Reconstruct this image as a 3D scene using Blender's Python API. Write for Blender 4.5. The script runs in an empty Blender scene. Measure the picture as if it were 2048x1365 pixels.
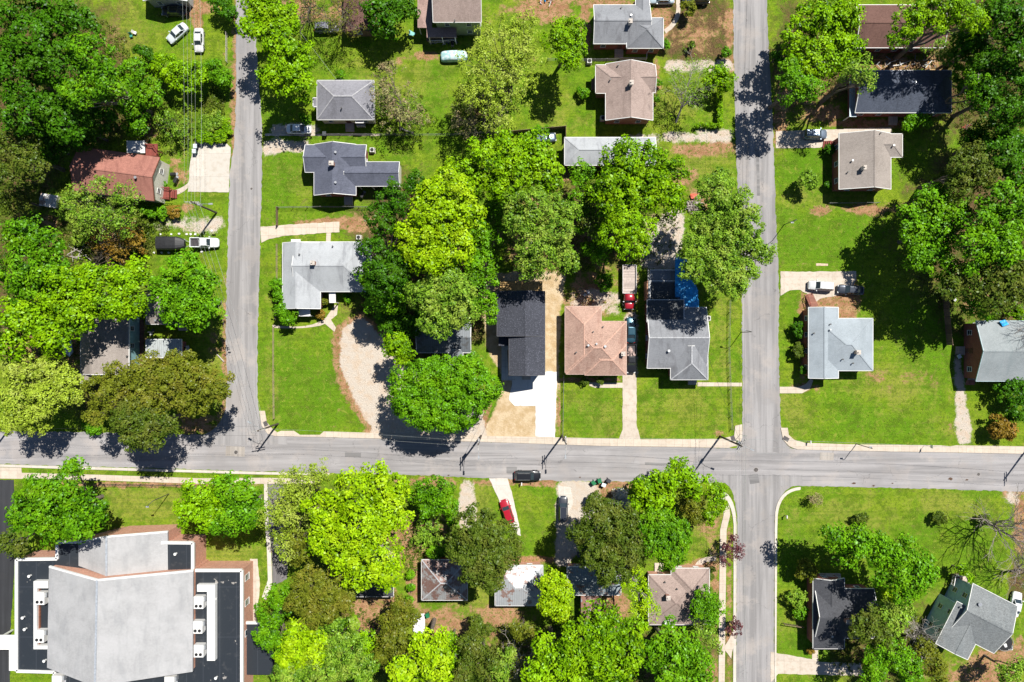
import bpy, math, random
import numpy as np
from mathutils import Vector, Matrix, noise as mnoise
random.seed(7)
R = math.radians
sc = bpy.context.scene
COL = sc.collection
# ------------------------------------------------------------------ camera, sky, sun, exposure
H = 125.0          # drone height, metres
K = 10.667         # picture points (2048 wide) per metre on the ground
cam_d = bpy.data.cameras.new('camera'); cam = bpy.data.objects.new('camera', cam_d); COL.objects.link(cam)
cam.location = (0, 0, H); cam.rotation_euler = (0, 0, 0)
cam_d.sensor_width = 36; cam_d.lens = 18.0 / ((1024 / K) / H); cam_d.clip_end = 6000; cam_d.clip_start = 1
sc.camera = cam
SUN = Vector((0.38, 0.52, 1.0)).normalized()
w = bpy.data.worlds.new("World"); sc.world = w; w.use_nodes = True
nt = w.node_tree; bgn = nt.nodes['Background']
sky = nt.nodes.new('ShaderNodeTexSky'); sky.sky_type = 'NISHITA'; sky.sun_disc = False
sky.sun_elevation = math.asin(SUN.z); sky.sun_rotation = math.atan2(SUN.x, SUN.y)
sky.air_density = 0.7; sky.dust_density = 0.1; sky.altitude = 400
nt.links.new(sky.outputs[0], bgn.inputs[0]); bgn.inputs[1].default_value = 0.065
sl = bpy.data.lights.new('sun', 'SUN'); sl.energy = 5.0; sl.angle = R(0.5); sl.color = (1.0, 0.955, 0.88)
so = bpy.data.objects.new('sun', sl); COL.objects.link(so)
so.rotation_euler = (-SUN).to_track_quat('-Z', 'Y').to_euler(); so.location = (30, 40, 90)
sc.view_settings.view_transform = 'Standard'; sc.view_settings.look = 'None'
sc.view_settings.exposure = 0.45; sc.view_settings.gamma = 1.0; sc.view_settings.use_curve_mapping = False
sc.render.engine = 'CYCLES'
sc.cycles.max_bounces = 5; sc.cycles.diffuse_bounces = 1; sc.cycles.glossy_bounces = 2
sc.cycles.transmission_bounces = 3; sc.cycles.transparent_max_bounces = 8
sc.cycles.sample_clamp_indirect = 5

def P(px, py, h=0.0):
    s = (H - h) / H / K
    return ((px - 1024) * s, (682.5 - py) * s)
def PV(px, py, h=0.0):
    x, y = P(px, py, h); return Vector((x, y, h))

# ------------------------------------------------------------------ materials
MATS = {}
class NT:
    def __init__(s, name):
        s.m = bpy.data.materials.new(name); s.m.use_nodes = True
        s.t = s.m.node_tree; s.b = s.t.nodes['Principled BSDF']; s.o = s.t.nodes['Material Output']
    def n(s, typ, **kw):
        nd = s.t.nodes.new('ShaderNode' + typ)
        for k, v in kw.items():
            if k.startswith('i_'): nd.inputs[k[2:].replace('_', ' ')].default_value = v
            else: setattr(nd, k, v)
        return nd
    def l(s, a, b): s.t.links.new(a, b)
    def coord(s): return s.n('TexCoord').outputs['Object']
    def noise(s, scale, detail=4, rough=.6, vec=None, dist=0.0):
        nd = s.n('TexNoise'); nd.inputs['Scale'].default_value = scale; nd.inputs['Detail'].default_value = detail
        nd.inputs['Roughness'].default_value = rough; nd.inputs['Distortion'].default_value = dist
        s.l(vec if vec is not None else s.coord(), nd.inputs['Vector'])
        return s.mapr(nd.outputs['Fac'], .22, .78)
    def mapr(s, v, a, b, c=0.0, d=1.0, smooth=False):
        nd = s.n('MapRange'); nd.inputs[1].default_value = a; nd.inputs[2].default_value = b
        nd.inputs[3].default_value = c; nd.inputs[4].default_value = d
        if smooth: nd.interpolation_type = 'SMOOTHSTEP'
        s.l(v, nd.inputs[0]); return nd.outputs[0]
    def math(s, op, a, b=None, clamp=False):
        nd = s.n('Math', operation=op, use_clamp=clamp)
        for i, v in enumerate((a, b)):
            if v is None: continue
            if isinstance(v, (int, float)): nd.inputs[i].default_value = v
            else: s.l(v, nd.inputs[i])
        return nd.outputs[0]
    def mix(s, f, a, b, mode='MIX'):
        nd = s.n('Mix', data_type='RGBA', blend_type=mode, clamp_factor=True)
        for sock, v in ((nd.inputs[0], f), (nd.inputs[6], a), (nd.inputs[7], b)):
            if isinstance(v, (int, float)): sock.default_value = v
            elif isinstance(v, tuple): sock.default_value = (*v[:3], 1)
            else: s.l(v, sock)
        return nd.outputs[2]
    def col(s, c): s.l(c, s.b.inputs['Base Color'])
    def bump(s, h, strength=.4, dist=.05):
        nd = s.n('Bump'); nd.inputs['Strength'].default_value = strength; nd.inputs['Distance'].default_value = dist
        s.l(h, nd.inputs['Height']); s.l(nd.outputs[0], s.b.inputs['Normal'])
def mul(c, k): return tuple(min(1, x * k) for x in c)

def m_plain(key, c, rough=.6, metal=0.0, var=.18, scale=3.0, spec=.5):
    if key in MATS: return MATS[key]
    n = NT(key); f = n.noise(scale, 5)
    n.col(n.mix(n.mapr(f, .3, .7), mul(c, 1 - var), mul(c, 1 + var)))
    n.b.inputs['Roughness'].default_value = rough; n.b.inputs['Metallic'].default_value = metal
    n.b.inputs['Specular IOR Level'].default_value = spec
    MATS[key] = n.m; return n.m

def m_shingle(key, c, var=.3, stain=None, stain_amt=.5, speck=0.0):
    """asphalt shingles: courses, tab-to-tab colour change, broad weathering"""
    if key in MATS: return MATS[key]
    n = NT(key); v = n.coord()
    br = n.n('TexBrick', offset=.5); br.inputs['Scale'].default_value = 1
    br.inputs['Brick Width'].default_value = .33; br.inputs['Row Height'].default_value = .17
    br.inputs['Mortar Size'].default_value = .012; br.inputs['Bias'].default_value = 0
    br.inputs['Color1'].default_value = (*mul(c, 1 - var), 1); br.inputs['Color2'].default_value = (*mul(c, 1 + var), 1)
    br.inputs['Mortar'].default_value = (*mul(c, .55), 1)
    n.l(v, br.inputs['Vector'])
    c1 = n.mix(n.mapr(n.noise(6.5, 4, .7), .3, .72), mul(c, 1 - var * 1.2), mul(c, 1 + var * 1.2))
    cc = n.mix(.55, br.outputs[0], c1)
    if speck:
        vo = n.n('TexVoronoi'); vo.inputs['Scale'].default_value = 4.2; n.l(v, vo.inputs['Vector'])
        cc = n.mix(n.mapr(n.math('MULTIPLY', n.mapr(vo.outputs['Distance'], .28, .18), speck), 0, 1), cc, mul(c, 3.2))
    mp = n.n('Mapping'); mp.inputs['Scale'].default_value = (.55, .12, .3); n.l(v, mp.inputs['Vector'])
    st = n.noise(1.3, 5, .7, mp.outputs[0], .6)
    cc = n.mix(n.mapr(st, .5, .72, 0, stain_amt), cc, stain or mul(c, .5))
    cc = n.mix(n.mapr(n.noise(.28, 3), .35, .7, 0, .3), cc, mul(c, 1.35))
    n.col(cc); n.b.inputs['Roughness'].default_value = .92; n.b.inputs['Specular IOR Level'].default_value = .15
    n.bump(n.math('ADD', br.outputs[1], n.noise(9, 3)), .5, .02)
    MATS[key] = n.m; return n.m

def m_metalroof(key, c, rust=(.28, .1, .05), amt=.5):
    if key in MATS: return MATS[key]
    n = NT(key); v = n.coord()
    wv = n.n('TexWave', wave_type='BANDS', bands_direction='X'); wv.inputs['Scale'].default_value = .8
    wv.inputs['Distortion'].default_value = 0; n.l(v, wv.inputs['Vector'])
    cc = n.mix(n.mapr(wv.outputs['Fac'], .0, .12), mul(c, .6), c)
    cc = n.mix(n.mapr(n.noise(.7, 6, .7), .62 - .28 * amt, .68 - .22 * amt, 0, .92), cc, rust)
    cc = n.mix(n.mapr(n.noise(2.2, 4), .3, .7, 0, .3), cc, mul(c, .7))
    n.col(cc); n.b.inputs['Roughness'].default_value = .5; n.b.inputs['Metallic'].default_value = .15
    MATS[key] = n.m; return n.m

def m_brick(key, c=(.36, .13, .08), mortar=(.42, .36, .3)):
    if key in MATS: return MATS[key]
    n = NT(key); sx = n.n('SeparateXYZ'); n.l(n.coord(), sx.inputs[0])
    cb = n.n('CombineXYZ'); n.l(n.math('ADD', sx.outputs[0], sx.outputs[1]), cb.inputs[0]); n.l(sx.outputs[2], cb.inputs[1])
    br = n.n('TexBrick', offset=.5); br.inputs['Scale'].default_value = 1
    br.inputs['Brick Width'].default_value = .23; br.inputs['Row Height'].default_value = .08; br.inputs['Mortar Size'].default_value = .008
    br.inputs['Color1'].default_value = (*mul(c, .75), 1); br.inputs['Color2'].default_value = (*mul(c, 1.25), 1)
    br.inputs['Mortar'].default_value = (*mortar, 1); n.l(cb.outputs[0], br.inputs['Vector'])
    n.col(n.mix(n.mapr(n.noise(1.2, 4), .3, .75, 0, .3), br.outputs[0], mul(c, .6)))
    n.b.inputs['Roughness'].default_value = .88; n.bump(br.outputs[1], .3, .01)
    MATS[key] = n.m; return n.m

def m_siding(key, c):
    if key in MATS: return MATS[key]
    n = NT(key); sx = n.n('SeparateXYZ'); n.l(n.coord(), sx.inputs[0])
    f = n.math('FRACT', n.math('MULTIPLY', sx.outputs[2], 5.0))
    n.col(n.mix(n.mapr(f, .0, .12), mul(c, .55), n.mix(n.mapr(n.noise(2, 4), .3, .7), mul(c, .9), mul(c, 1.06))))
    n.b.inputs['Roughness'].default_value = .6; n.bump(f, .4, .02)
    MATS[key] = n.m; return n.m

def m_planks(key, c, width=.14, along='X'):
    if key in MATS: return MATS[key]
    n = NT(key); sx = n.n('SeparateXYZ'); n.l(n.coord(), sx.inputs[0])
    q = n.math('MULTIPLY', sx.outputs[0 if along == 'X' else 1], 1 / width)
    f = n.math('FRACT', q)
    wn = n.n('TexWhiteNoise', noise_dimensions='1D'); n.l(n.math('FLOOR', q), wn.inputs['W'])
    cc = n.mix(wn.outputs['Value'], mul(c, .75), mul(c, 1.2))
    cc = n.mix(n.mapr(n.noise(3.2, 5), .35, .7, 0, .5), cc, mul(c, .6))
    n.col(n.mix(n.mapr(f, .0, .1), mul(c, .25), cc)); n.b.inputs['Roughness'].default_value = .8
    MATS[key] = n.m; return n.m

def m_concrete(key, c, joint=1.52, stain=.35, jointx=None):
    if key in MATS: return MATS[key]
    n = NT(key); br = n.n('TexBrick', offset=0.0); br.inputs['Scale'].default_value = 1
    br.inputs['Brick Width'].default_value = jointx or joint; br.inputs['Row Height'].default_value = joint
    br.inputs['Mortar Size'].default_value = .022; br.inputs['Bias'].default_value = 0
    br.inputs['Color1'].default_value = (*mul(c, .93), 1); br.inputs['Color2'].default_value = (*mul(c, 1.06), 1)
    br.inputs['Mortar'].default_value = (*mul(c, .55), 1); n.l(n.coord(), br.inputs['Vector'])
    cc = n.mix(n.mapr(n.noise(1.1, 6, .7), .45, .75, 0, stain), br.outputs[0], mul((c[0], c[1] * .88, c[2] * .72), .62))
    cc = n.mix(n.mapr(n.noise(14, 3), .3, .75, 0, .3), cc, mul(c, .8))
    n.col(cc); n.b.inputs['Roughness'].default_value = .9
    MATS[key] = n.m; return n.m

def m_asphalt(key, c, along='X', dust=.4, wear=True):
    if key in MATS: return MATS[key]
    n = NT(key); v = n.coord(); mp = n.n('Mapping')
    mp.inputs['Scale'].default_value = (.035, .9, 1) if along == 'X' else (.9, .035, 1); n.l(v, mp.inputs['Vector'])
    streak = n.noise(1.0, 5, .65, mp.outputs[0], .3)
    cc = n.mix(n.mapr(streak, .3, .7), mul(c, .74), mul(c, 1.16))
    cc = n.mix(n.mapr(n.noise(.22, 5, .65), .5, .72, 0, dust), cc, (c[0] * 1.5, c[1] * 1.38, c[2] * 1.25))
    cc = n.mix(n.mapr(n.noise(.11, 4, .6), .52, .7, 0, .4), cc, mul(c, .68))
    cc = n.mix(n.mapr(n.noise(16, 3, .8), .35, .7, 0, .35), cc, mul(c, .72))
    if wear:
        vo = n.n('TexVoronoi', feature='DISTANCE_TO_EDGE'); vo.inputs['Scale'].default_value = .12
        wn = n.n('TexNoise'); wn.inputs['Scale'].default_value = .8; wn.inputs['Detail'].default_value = 5; n.l(v, wn.inputs['Vector'])
        va = n.n('VectorMath', operation='ADD'); n.l(v, va.inputs[0])
        vs = n.n('VectorMath', operation='SCALE'); vs.inputs['Scale'].default_value = 2.2; n.l(wn.outputs['Color'], vs.inputs[0])
        n.l(vs.outputs[0], va.inputs[1]); n.l(va.outputs[0], vo.inputs['Vector'])
        ck = n.math('MULTIPLY', n.mapr(vo.outputs['Distance'], .006, .001), n.mapr(n.noise(.3, 3), .5, .6))
        cc = n.mix(n.math('MULTIPLY', ck, .55), cc, mul(c, .35))
    n.col(cc); n.b.inputs['Roughness'].default_value = .93; n.b.inputs['Specular IOR Level'].default_value = .2
    MATS[key] = n.m; return n.m

def m_leaf(key, dark, light, accent=None, acc_amt=0.0, transl=.13):
    """leaves: colour differs leaf by leaf (tone; in crowns it holds painted shade) and tree by tree (object random)"""
    if key in MATS: return MATS[key]
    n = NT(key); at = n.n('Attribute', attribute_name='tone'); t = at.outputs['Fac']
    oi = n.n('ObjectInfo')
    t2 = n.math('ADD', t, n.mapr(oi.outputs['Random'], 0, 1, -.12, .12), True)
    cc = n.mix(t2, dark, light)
    if accent:
        cc = n.mix(n.mapr(n.noise(.35, 3, .6), .5, .68, 0, acc_amt), cc, accent)
    n.t.nodes.remove(n.b)
    d = n.n('BsdfDiffuse'); tr = n.n('BsdfTranslucent'); g = n.n('BsdfGlossy'); g.inputs['Roughness'].default_value = .38
    n.l(cc, d.inputs[0]); n.l(cc, tr.inputs[0]); g.inputs[0].default_value = (.75, .85, .8, 1)
    mx = n.n('MixShader'); mx.inputs[0].default_value = transl; n.l(d.outputs[0], mx.inputs[1]); n.l(tr.outputs[0], mx.inputs[2])
    m2 = n.n('MixShader'); m2.inputs[0].default_value = .012; n.l(mx.outputs[0], m2.inputs[1]); n.l(g.outputs[0], m2.inputs[2])
    n.l(m2.outputs[0], n.o.inputs[0]); MATS[key] = n.m; return n.m

WHITE = m_plain('white_paint', (.74, .74, .72), .5, 0, .05)
BARK = m_plain('bark', (.17, .14, .115), .95, 0, .35, 5)
PALEBARK = m_plain('pale_bark', (.42, .38, .34), .95, 0, .25, 5)
METAL = m_plain('galvanised_metal', (.5, .52, .54), .4, .6, .1)
GLASS = m_plain('window_glass', (.03, .045, .055), .12, 0, .1, 1, .8)
BLACK = m_plain('black_rubber', (.015, .015, .017), .7)
GREYP = m_plain('grey_plastic', (.3, .32, .34), .6)
BRICK = m_brick('red_brick'); BRICK2 = m_brick('orange_brick', (.58, .26, .17), (.6, .45, .36))
DKWOOD = m_planks('weathered_wood', (.22, .15, .1)); REDWOOD = m_planks('red_stained_wood', (.25, .055, .04))
RAWWOOD = m_planks('raw_timber', (.62, .4, .16))
WIRE = m_plain('wire_black', (.03, .03, .03), .6); WIREL = m_plain('bare_aluminium_wire', (.5, .52, .5), .35, .4)

# ------------------------------------------------------------------ mesh builder
class MB:
    def __init__(s): s.v = []; s.f = []; s.m = []
    def add(s, vs, fs, m=0):
        o = len(s.v); s.v += [tuple(v) for v in vs]; s.f += [tuple(i + o for i in f) for f in fs]; s.m += [m] * len(fs); return s
    def box(s, x0, y0, z0, x1, y1, z1, m=0, rot=0, c=None):
        vs = [(x0, y0, z0), (x1, y0, z0), (x1, y1, z0), (x0, y1, z0), (x0, y0, z1), (x1, y0, z1), (x1, y1, z1), (x0, y1, z1)]
        if rot:
            cx, cy = c or ((x0 + x1) / 2, (y0 + y1) / 2); ca, sa = math.cos(rot), math.sin(rot)
            vs = [(cx + (x - cx) * ca - (y - cy) * sa, cy + (x - cx) * sa + (y - cy) * ca, z) for x, y, z in vs]
        return s.add(vs, [(0, 3, 2, 1), (4, 5, 6, 7), (0, 1, 5, 4), (1, 2, 6, 5), (2, 3, 7, 6), (3, 0, 4, 7)], m)
    def prism(s, poly, z0, z1, m=0):
        a = sum(poly[i][0] * poly[(i + 1) % len(poly)][1] - poly[(i + 1) % len(poly)][0] * poly[i][1] for i in range(len(poly)))
        if a < 0: poly = poly[::-1]
        n = len(poly)
        return s.add([(x, y, z0) for x, y in poly] + [(x, y, z1) for x, y in poly],
                     [tuple(range(n - 1, -1, -1)), tuple(range(n, 2 * n))] + [(i, (i + 1) % n, n + (i + 1) % n, n + i) for i in range(n)], m)
    def tube(s, pts, rad, n=6, m=0, cap=True):
        pts = [Vector(p) for p in pts]; rad = rad if isinstance(rad, (list, tuple)) else [rad] * len(pts)
        o = len(s.v); up = Vector((0, 0, 1))
        for i, p in enumerate(pts):
            d = (pts[min(i + 1, len(pts) - 1)] - pts[max(i - 1, 0)]); d = d.normalized() if d.length > 1e-6 else up
            a = d.cross(up if abs(d.z) < .95 else Vector((1, 0, 0))).normalized(); b = d.cross(a)
            for k in range(n):
                t = 2 * math.pi * k / n; s.v.append(tuple(p + (a * math.cos(t) + b * math.sin(t)) * rad[i]))
        for i in range(len(pts) - 1):
            for k in range(n):
                k2 = (k + 1) % n; s.f.append((o + i * n + k, o + i * n + k2, o + (i + 1) * n + k2, o + (i + 1) * n + k)); s.m.append(m)
        if cap:
            s.f.append(tuple(o + k for k in range(n))); s.m.append(m)
            s.f.append(tuple(o + (len(pts) - 1) * n + k for k in range(n - 1, -1, -1))); s.m.append(m)
        return s
    def cyl(s, x, y, z0, z1, r, n=12, m=0, r2=None): return s.tube([(x, y, z0), (x, y, z1)], [r, r if r2 is None else r2], n, m)
    def build(s, name, mats, parent=None, world=True, smooth=False):
        me = bpy.data.meshes.new(name); off = parent.location if (parent is not None and world) else Vector((0, 0, 0))
        if parent is not None and world and parent.parent is not None: off = ROOTLOC[parent.name]
        me.from_pydata([(x - off.x, y - off.y, z - off.z) for x, y, z in s.v], [], s.f)
        for mt in (mats if isinstance(mats, (list, tuple)) else [mats]): me.materials.append(mt)
        if max(s.m or [0]) > 0: me.polygons.foreach_set('material_index', s.m)
        if smooth: me.polygons.foreach_set('use_smooth', [True] * len(me.polygons))
        me.update(); o = bpy.data.objects.new(name, me); COL.objects.link(o)
        if parent is not None: o.parent = parent; ROOTLOC[o.name] = off
        return o
ROOTLOC = {}
def thing(name, label, cat, loc=(0, 0, 0), rz=0.0, group=None):
    o = bpy.data.objects.new(name, None); COL.objects.link(o); o.location = loc; o.rotation_euler = (0, 0, rz)
    o.empty_display_size = .5; o['label'] = label; o['category'] = cat
    if group: o['group'] = group
    return o
def tag(o, label, cat, group=None):
    o['label'] = label; o['category'] = cat
    if group: o['group'] = group
    return o
def struct(o): o['kind'] = 'structure'; return o
def recenter(o):
    """move a single-mesh thing's origin to the middle of its base"""
    me = o.data; n = len(me.vertices); a = np.empty(n * 3, 'f'); me.vertices.foreach_get('co', a); a = a.reshape(-1, 3)
    c = np.array([a[:, 0].mean(), a[:, 1].mean(), a[:, 2].min()], 'f'); a -= c
    me.vertices.foreach_set('co', a.ravel()); o.location = Vector(c.tolist()); me.update(); return o
def pip(x, y, poly):
    ins = np.zeros(x.shape, bool); n = len(poly)
    for i in range(n):
        x0, y0 = poly[i]; x1, y1 = poly[(i + 1) % n]
        c = ((y0 > y) != (y1 > y)) & (x < (x1 - x0) * (y - y0) / ((y1 - y0) or 1e-9) + x0); ins ^= c
    return ins

# ------------------------------------------------------------------ ground: one sheet, its cover (clay, sand, gravel, mulch, dry or lush grass) kept per vertex
def make_ground():
    step = .45
    xs = np.arange(-104, 104.01, step); ys = np.arange(-72, 72.01, step)
    far = np.array([8, 25, 70, 200, 600, 2000.])
    xs = np.concatenate([xs[0] - far[::-1], xs, xs[-1] + far]); ys = np.concatenate([ys[0] - far[::-1], ys, ys[-1] + far])
    X, Y = np.meshgrid(xs, ys); nx, ny = len(xs), len(ys)
    px = X * K + 1024; py = 682.5 - Y * K
    rng = np.random.default_rng(3)
    L = {k: np.zeros(X.shape) for k in ('soil', 'sand', 'gravel', 'mulch', 'dry', 'lush')}
    def blob(k, cx, cy, rx, ry, s=1.0, rot=0):
        a = math.radians(rot); dx, dy = px - cx, py - cy
        u = (dx * math.cos(a) + dy * math.sin(a)) / rx; v = (-dx * math.sin(a) + dy * math.cos(a)) / ry
        L[k][:] = np.maximum(L[k], s * np.exp(-.75 * (u * u + v * v)) * 1.12)
    def poly(k, pts, s=1.0):
        m = pip(px, py, pts).astype(float)
        for _ in range(9):
            m[1:-1, 1:-1] = (m[1:-1, 1:-1] * 2 + m[:-2, 1:-1] + m[2:, 1:-1] + m[1:-1, :-2] + m[1:-1, 2:]) / 6
        L[k][:] = np.maximum(L[k], s * m)
    # clay and bare earth
    for a in [(470, 250, 6, 300, .75), (452, 700, 10, 130, .8), (468, 200, 9, 90, .6), (425, 860, 30, 10, .8), (390, 15, 40, 22, .9), (395, 40, 14, 30, .8), (225, 65, 35, 40, .35),
              (300, 260, 22, 30, .7), (355, 340, 20, 30, .6), (375, 415, 20, 10, .7), (120, 440, 40, 22, .8), (230, 470, 60, 30, .75), (230, 520, 40, 20, .7), (120, 480, 20, 60, .5),
              (600, 20, 70, 30, .8), (700, 30, 50, 30, .8), (850, 112, 22, 10, .9), (800, 120, 10, 10, .6), (660, 445, 70, 10, .9, -4), (700, 447, 60, 14, .9), (710, 455, 30, 8, .8),
              (1090, 20, 70, 25, .9), (1210, 8, 60, 10, 1), (1170, 40, 12, 60, .9), (1320, 35, 20, 30, 1), (1400, 70, 75, 50, .45), (1460, 60, 12, 60, .8), (1460, 110, 10, 60, .6), (1310, 160, 12, 40, .8),
              (1400, 300, 60, 14, .8), (1440, 290, 30, 10, .8), (1370, 350, 30, 20, .6), (1390, 405, 30, 30, .7), (1130, 350, 30, 20, .7), (1150, 470, 60, 60, .6), (1060, 480, 50, 90, .8), (1180, 600, 50, 40, .9),
              (1200, 560, 60, 60, .55), (1260, 600, 14, 90, .8), (1560, 240, 15, 60, .9), (1600, 175, 50, 40, .7), (1650, 230, 60, 20, .8), (1740, 248, 100, 9, 1), (1800, 130, 70, 14, 1), (1770, 120, 100, 16, .8),
              (1640, 420, 25, 10, .8), (1740, 420, 45, 12, .95), (1800, 420, 20, 14, .8), (1690, 600, 28, 36, 1), (1650, 640, 14, 20, .7), (1605, 660, 8, 90, .8), (1610, 775, 30, 10, .7), (1760, 760, 40, 20, .45), (1830, 755, 60, 20, .4),
              (1960, 580, 40, 60, .8), (1900, 820, 6, 60, .5), (2040, 1040, 14, 60, 1), (2020, 990, 25, 12, .8), (2000, 1330, 70, 30, 1), (1960, 1355, 60, 15, 1), (2040, 1300, 20, 40, .6), (1860, 1345, 30, 14, .6),
              (300, 1200, 90, 30, .3), (240, 1062, 20, 12, .6), (390, 1000, 25, 40, .3), (1000, 965, 70, 6, .9), (1060, 965, 40, 8, .8), (850, 965, 60, 10, .9), (1095, 963, 18, 12, 1), (1215, 985, 25, 22, 1), (1240, 970, 40, 10, .8),
              (900, 1060, 70, 50, .5), (820, 1080, 40, 60, .8), (830, 1160, 18, 60, .8), (740, 1210, 60, 25, .9), (730, 1240, 50, 30, .95), (860, 1235, 40, 20, .85), (900, 1250, 50, 40, .8), (1000, 1230, 60, 30, .7), (980, 1270, 30, 20, .7),
              (1050, 1120, 60, 8, 1), (1180, 1260, 30, 20, .8), (1230, 1220, 25, 40, 1), (1400, 1130, 40, 12, .8), (1430, 1180, 10, 90, .7), (1420, 1050, 25, 40, .5), (1458, 1200, 7, 200, .6), (1425, 1340, 12, 30, .9),
              (560, 1110, 20, 60, .6), (100, 1000, 120, 8, .5), (300, 970, 200, 5, .8), (1660, 1330, 30, 8, .5), (1560, 1330, 12, 10, .7), (780, 1180, 14, 50, .9), (640, 940, 40, 8, .8),
              (60, 690, 70, 30, .9), (130, 700, 30, 40, .9), (280, 690, 14, 60, .8), (425, 690, 20, 30, .5), (400, 850, 60, 20, .8), (520, 270, 8, 50, .5), (1180, 760, 60, 5, .9), (1117, 820, 5, 60, .7), (1440, 868, 14, 8, .6)]:
        blob('soil', *a)
    # dark leaf litter and bark under the trees and in the beds; one yard also darkened for tree shade
    for a in [(60, 150, 190, 160, 1), (180, 210, 110, 70, 1), (40, 330, 90, 90, .9), (640, 20, 80, 40, .4), (950, 230, 60, 50, .5), (1150, 450, 130, 110, .75), (1230, 470, 90, 90, .7), (1060, 500, 40, 60, .7), (850, 600, 130, 130, 1), (800, 500, 90, 150, 1),
              (1395, 62, 85, 60, 1.3), (1600, 120, 60, 130, .8), (1680, 160, 90, 60, .7), (1960, 100, 130, 180, 1), (1980, 480, 160, 180, .9), (1640, 650, 10, 60, .6), (2000, 600, 80, 60, .9), (1990, 1060, 20, 60, .4), (2035, 1160, 20, 60, .8),  # first entry: real mulch, strengthened to paint in the street trees' shade
              (60, 560, 150, 150, .8), (230, 490, 90, 50, .7), (250, 780, 200, 70, .6), (700, 1080, 110, 120, .7), (640, 1320, 130, 80, .8), (1240, 1080, 130, 60, .6), (1200, 1320, 260, 70, .9), (1370, 600, 40, 60, .5), (1770, 1290, 110, 90, .8),
              (860, 640, 60, 60, .9), (900, 1100, 80, 40, .35), (1190, 590, 70, 40, .5), (1400, 80, 60, 50, 1.2)]:  # last entry deepens that same yard's painted tree shade over its mulch
        blob('mulch', *a)
    # gravel and crushed stone
    gv = [(680, 655), (722, 635), (770, 680), (776, 705), (830, 740), (850, 800), (960, 810), (975, 885), (750, 884), (738, 850), (706, 790), (680, 735)]
    poly('soil', [(668, 650), (722, 625), (790, 670), (800, 730), (860, 780), (980, 800), (985, 888), (735, 884), (722, 850), (690, 800), (664, 735)], .95)
    poly('gravel', gv, 1)
    poly('gravel', [(1114, 962), (1186, 962), (1204, 1008), (1192, 1080), (1114, 1140)], 1)
    poly('gravel', [(922, 958), (950, 958), (954, 1060), (912, 1060)], .9)
    poly('gravel', [(1908, 700), (1920, 700), (1946, 890), (1912, 890)], .95)
    poly('gravel', [(1325, 262), (1466, 258), (1470, 288), (1320, 288)], .8); poly('gravel', [(1170, 262), (1330, 262), (1320, 290), (1320, 300)], .6)
    poly('gravel', [(1322, 118), (1468, 118), (1470, 148), (1322, 148)], .75)
    poly('gravel', [(520, 276), (632, 282), (612, 306), (570, 302), (522, 316)], .9)
    poly('gravel', [(530, 248), (640, 248), (640, 272), (530, 272)], .85)
    poly('gravel', [(1335, 420), (1375, 415), (1360, 540), (1275, 540), (1290, 470)], .85)
    blob('gravel', 1910, 560, 10, 60, .4); poly('gravel', [(1130, 575), (1245, 575), (1245, 640), (1130, 615)], .55)
    poly('gravel', [(1990, 985), (2048, 975), (2048, 1010), (2005, 1020)], .6); poly('gravel', [(1248, 620), (1274, 620), (1274, 760), (1248, 760)], .8)
    poly('gravel', [(302, 434), (400, 430), (457, 432), (457, 466), (380, 468), (300, 462)], .6); poly('gravel', [(272, 246), (300, 240), (306, 280), (268, 284)], .6)
    poly('soil', [(1614, 598), (1640, 584), (1712, 556), (1714, 642), (1676, 642), (1676, 615), (1618, 620)], 1.3)
    # straw and pale sand round the new house
    poly('sand', [(972, 545), (1132, 548), (1122, 622), (1116, 750), (1112, 878), (966, 880), (978, 838), (1000, 790), (1002, 740), (976, 710), (966, 600)], 1)
    blob('sand', 1060, 470, 40, 70, .55); blob('sand', 1310, 470, 50, 60, .5); blob('sand', 940, 850, 30, 30, .7); blob('sand', 1270, 560, 10, 20, .8)
    # dry and lush grass
    for a in [(250, 60, 60, 60, .8), (430, 330, 40, 60, .3), (800, 160, 90, 60, .6), (980, 130, 60, 60, .4), (1120, 230, 60, 50, .5), (1400, 330, 70, 50, .8), (1500, 340, 30, 60, .4), (1640, 400, 90, 16, .8),
              (600, 360, 50, 30, .35), (700, 640, 30, 30, .7), (540, 750, 12, 120, .5), (1200, 820, 60, 50, .45), (1370, 820, 90, 60, .55), (1450, 700, 20, 140, .5), (1590, 820, 30, 40, .8), (1790, 770, 80, 40, .8), (1900, 860, 40, 30, .6),
              (1700, 1030, 110, 40, .6), (1900, 1010, 90, 26, .7), (1580, 1240, 30, 30, .5), (280, 1010, 120, 40, .85), (460, 1120, 60, 30, .9), (960, 1010, 20, 50, .85), (1050, 1010, 40, 40, .3), (980, 1230, 90, 60, .8), (1420, 1050, 40, 60, .8),
              (1900, 1240, 60, 90, .4), (2020, 1320, 40, 60, .5), (80, 380, 60, 50, .7), (430, 700, 30, 90, .75), (330, 300, 60, 40, .4), (1340, 200, 60, 60, .5), (1458, 1100, 8, 200, .4), (20, 400, 50, 60, .5), (1950, 560, 20, 90, .3), (480, 1200, 30, 60, .8)]:
        blob('dry', *a)
    for a in [(620, 780, 110, 100, .8), (570, 350, 40, 60, .8), (1640, 470, 110, 60, .9), (1620, 330, 60, 50, .9), (1800, 340, 60, 40, .6), (1180, 830, 50, 40, .7), (400, 430, 60, 60, .5), (1590, 620, 20, 60, .8), (1900, 650, 120, 110, .8),
              (870, 160, 40, 110, .6), (640, 100, 60, 50, .6), (1700, 850, 120, 50, .6), (1860, 1100, 120, 90, .6), (1060, 1060, 40, 50, .5), (1600, 1050, 60, 90, .5), (900, 320, 90, 40, .3), (660, 430, 60, 30, .6), (1820, 840, 90, 40, .6), (1600, 1290, 60, 40, .8), (690, 270, 140, 20, .7)]:
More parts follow.
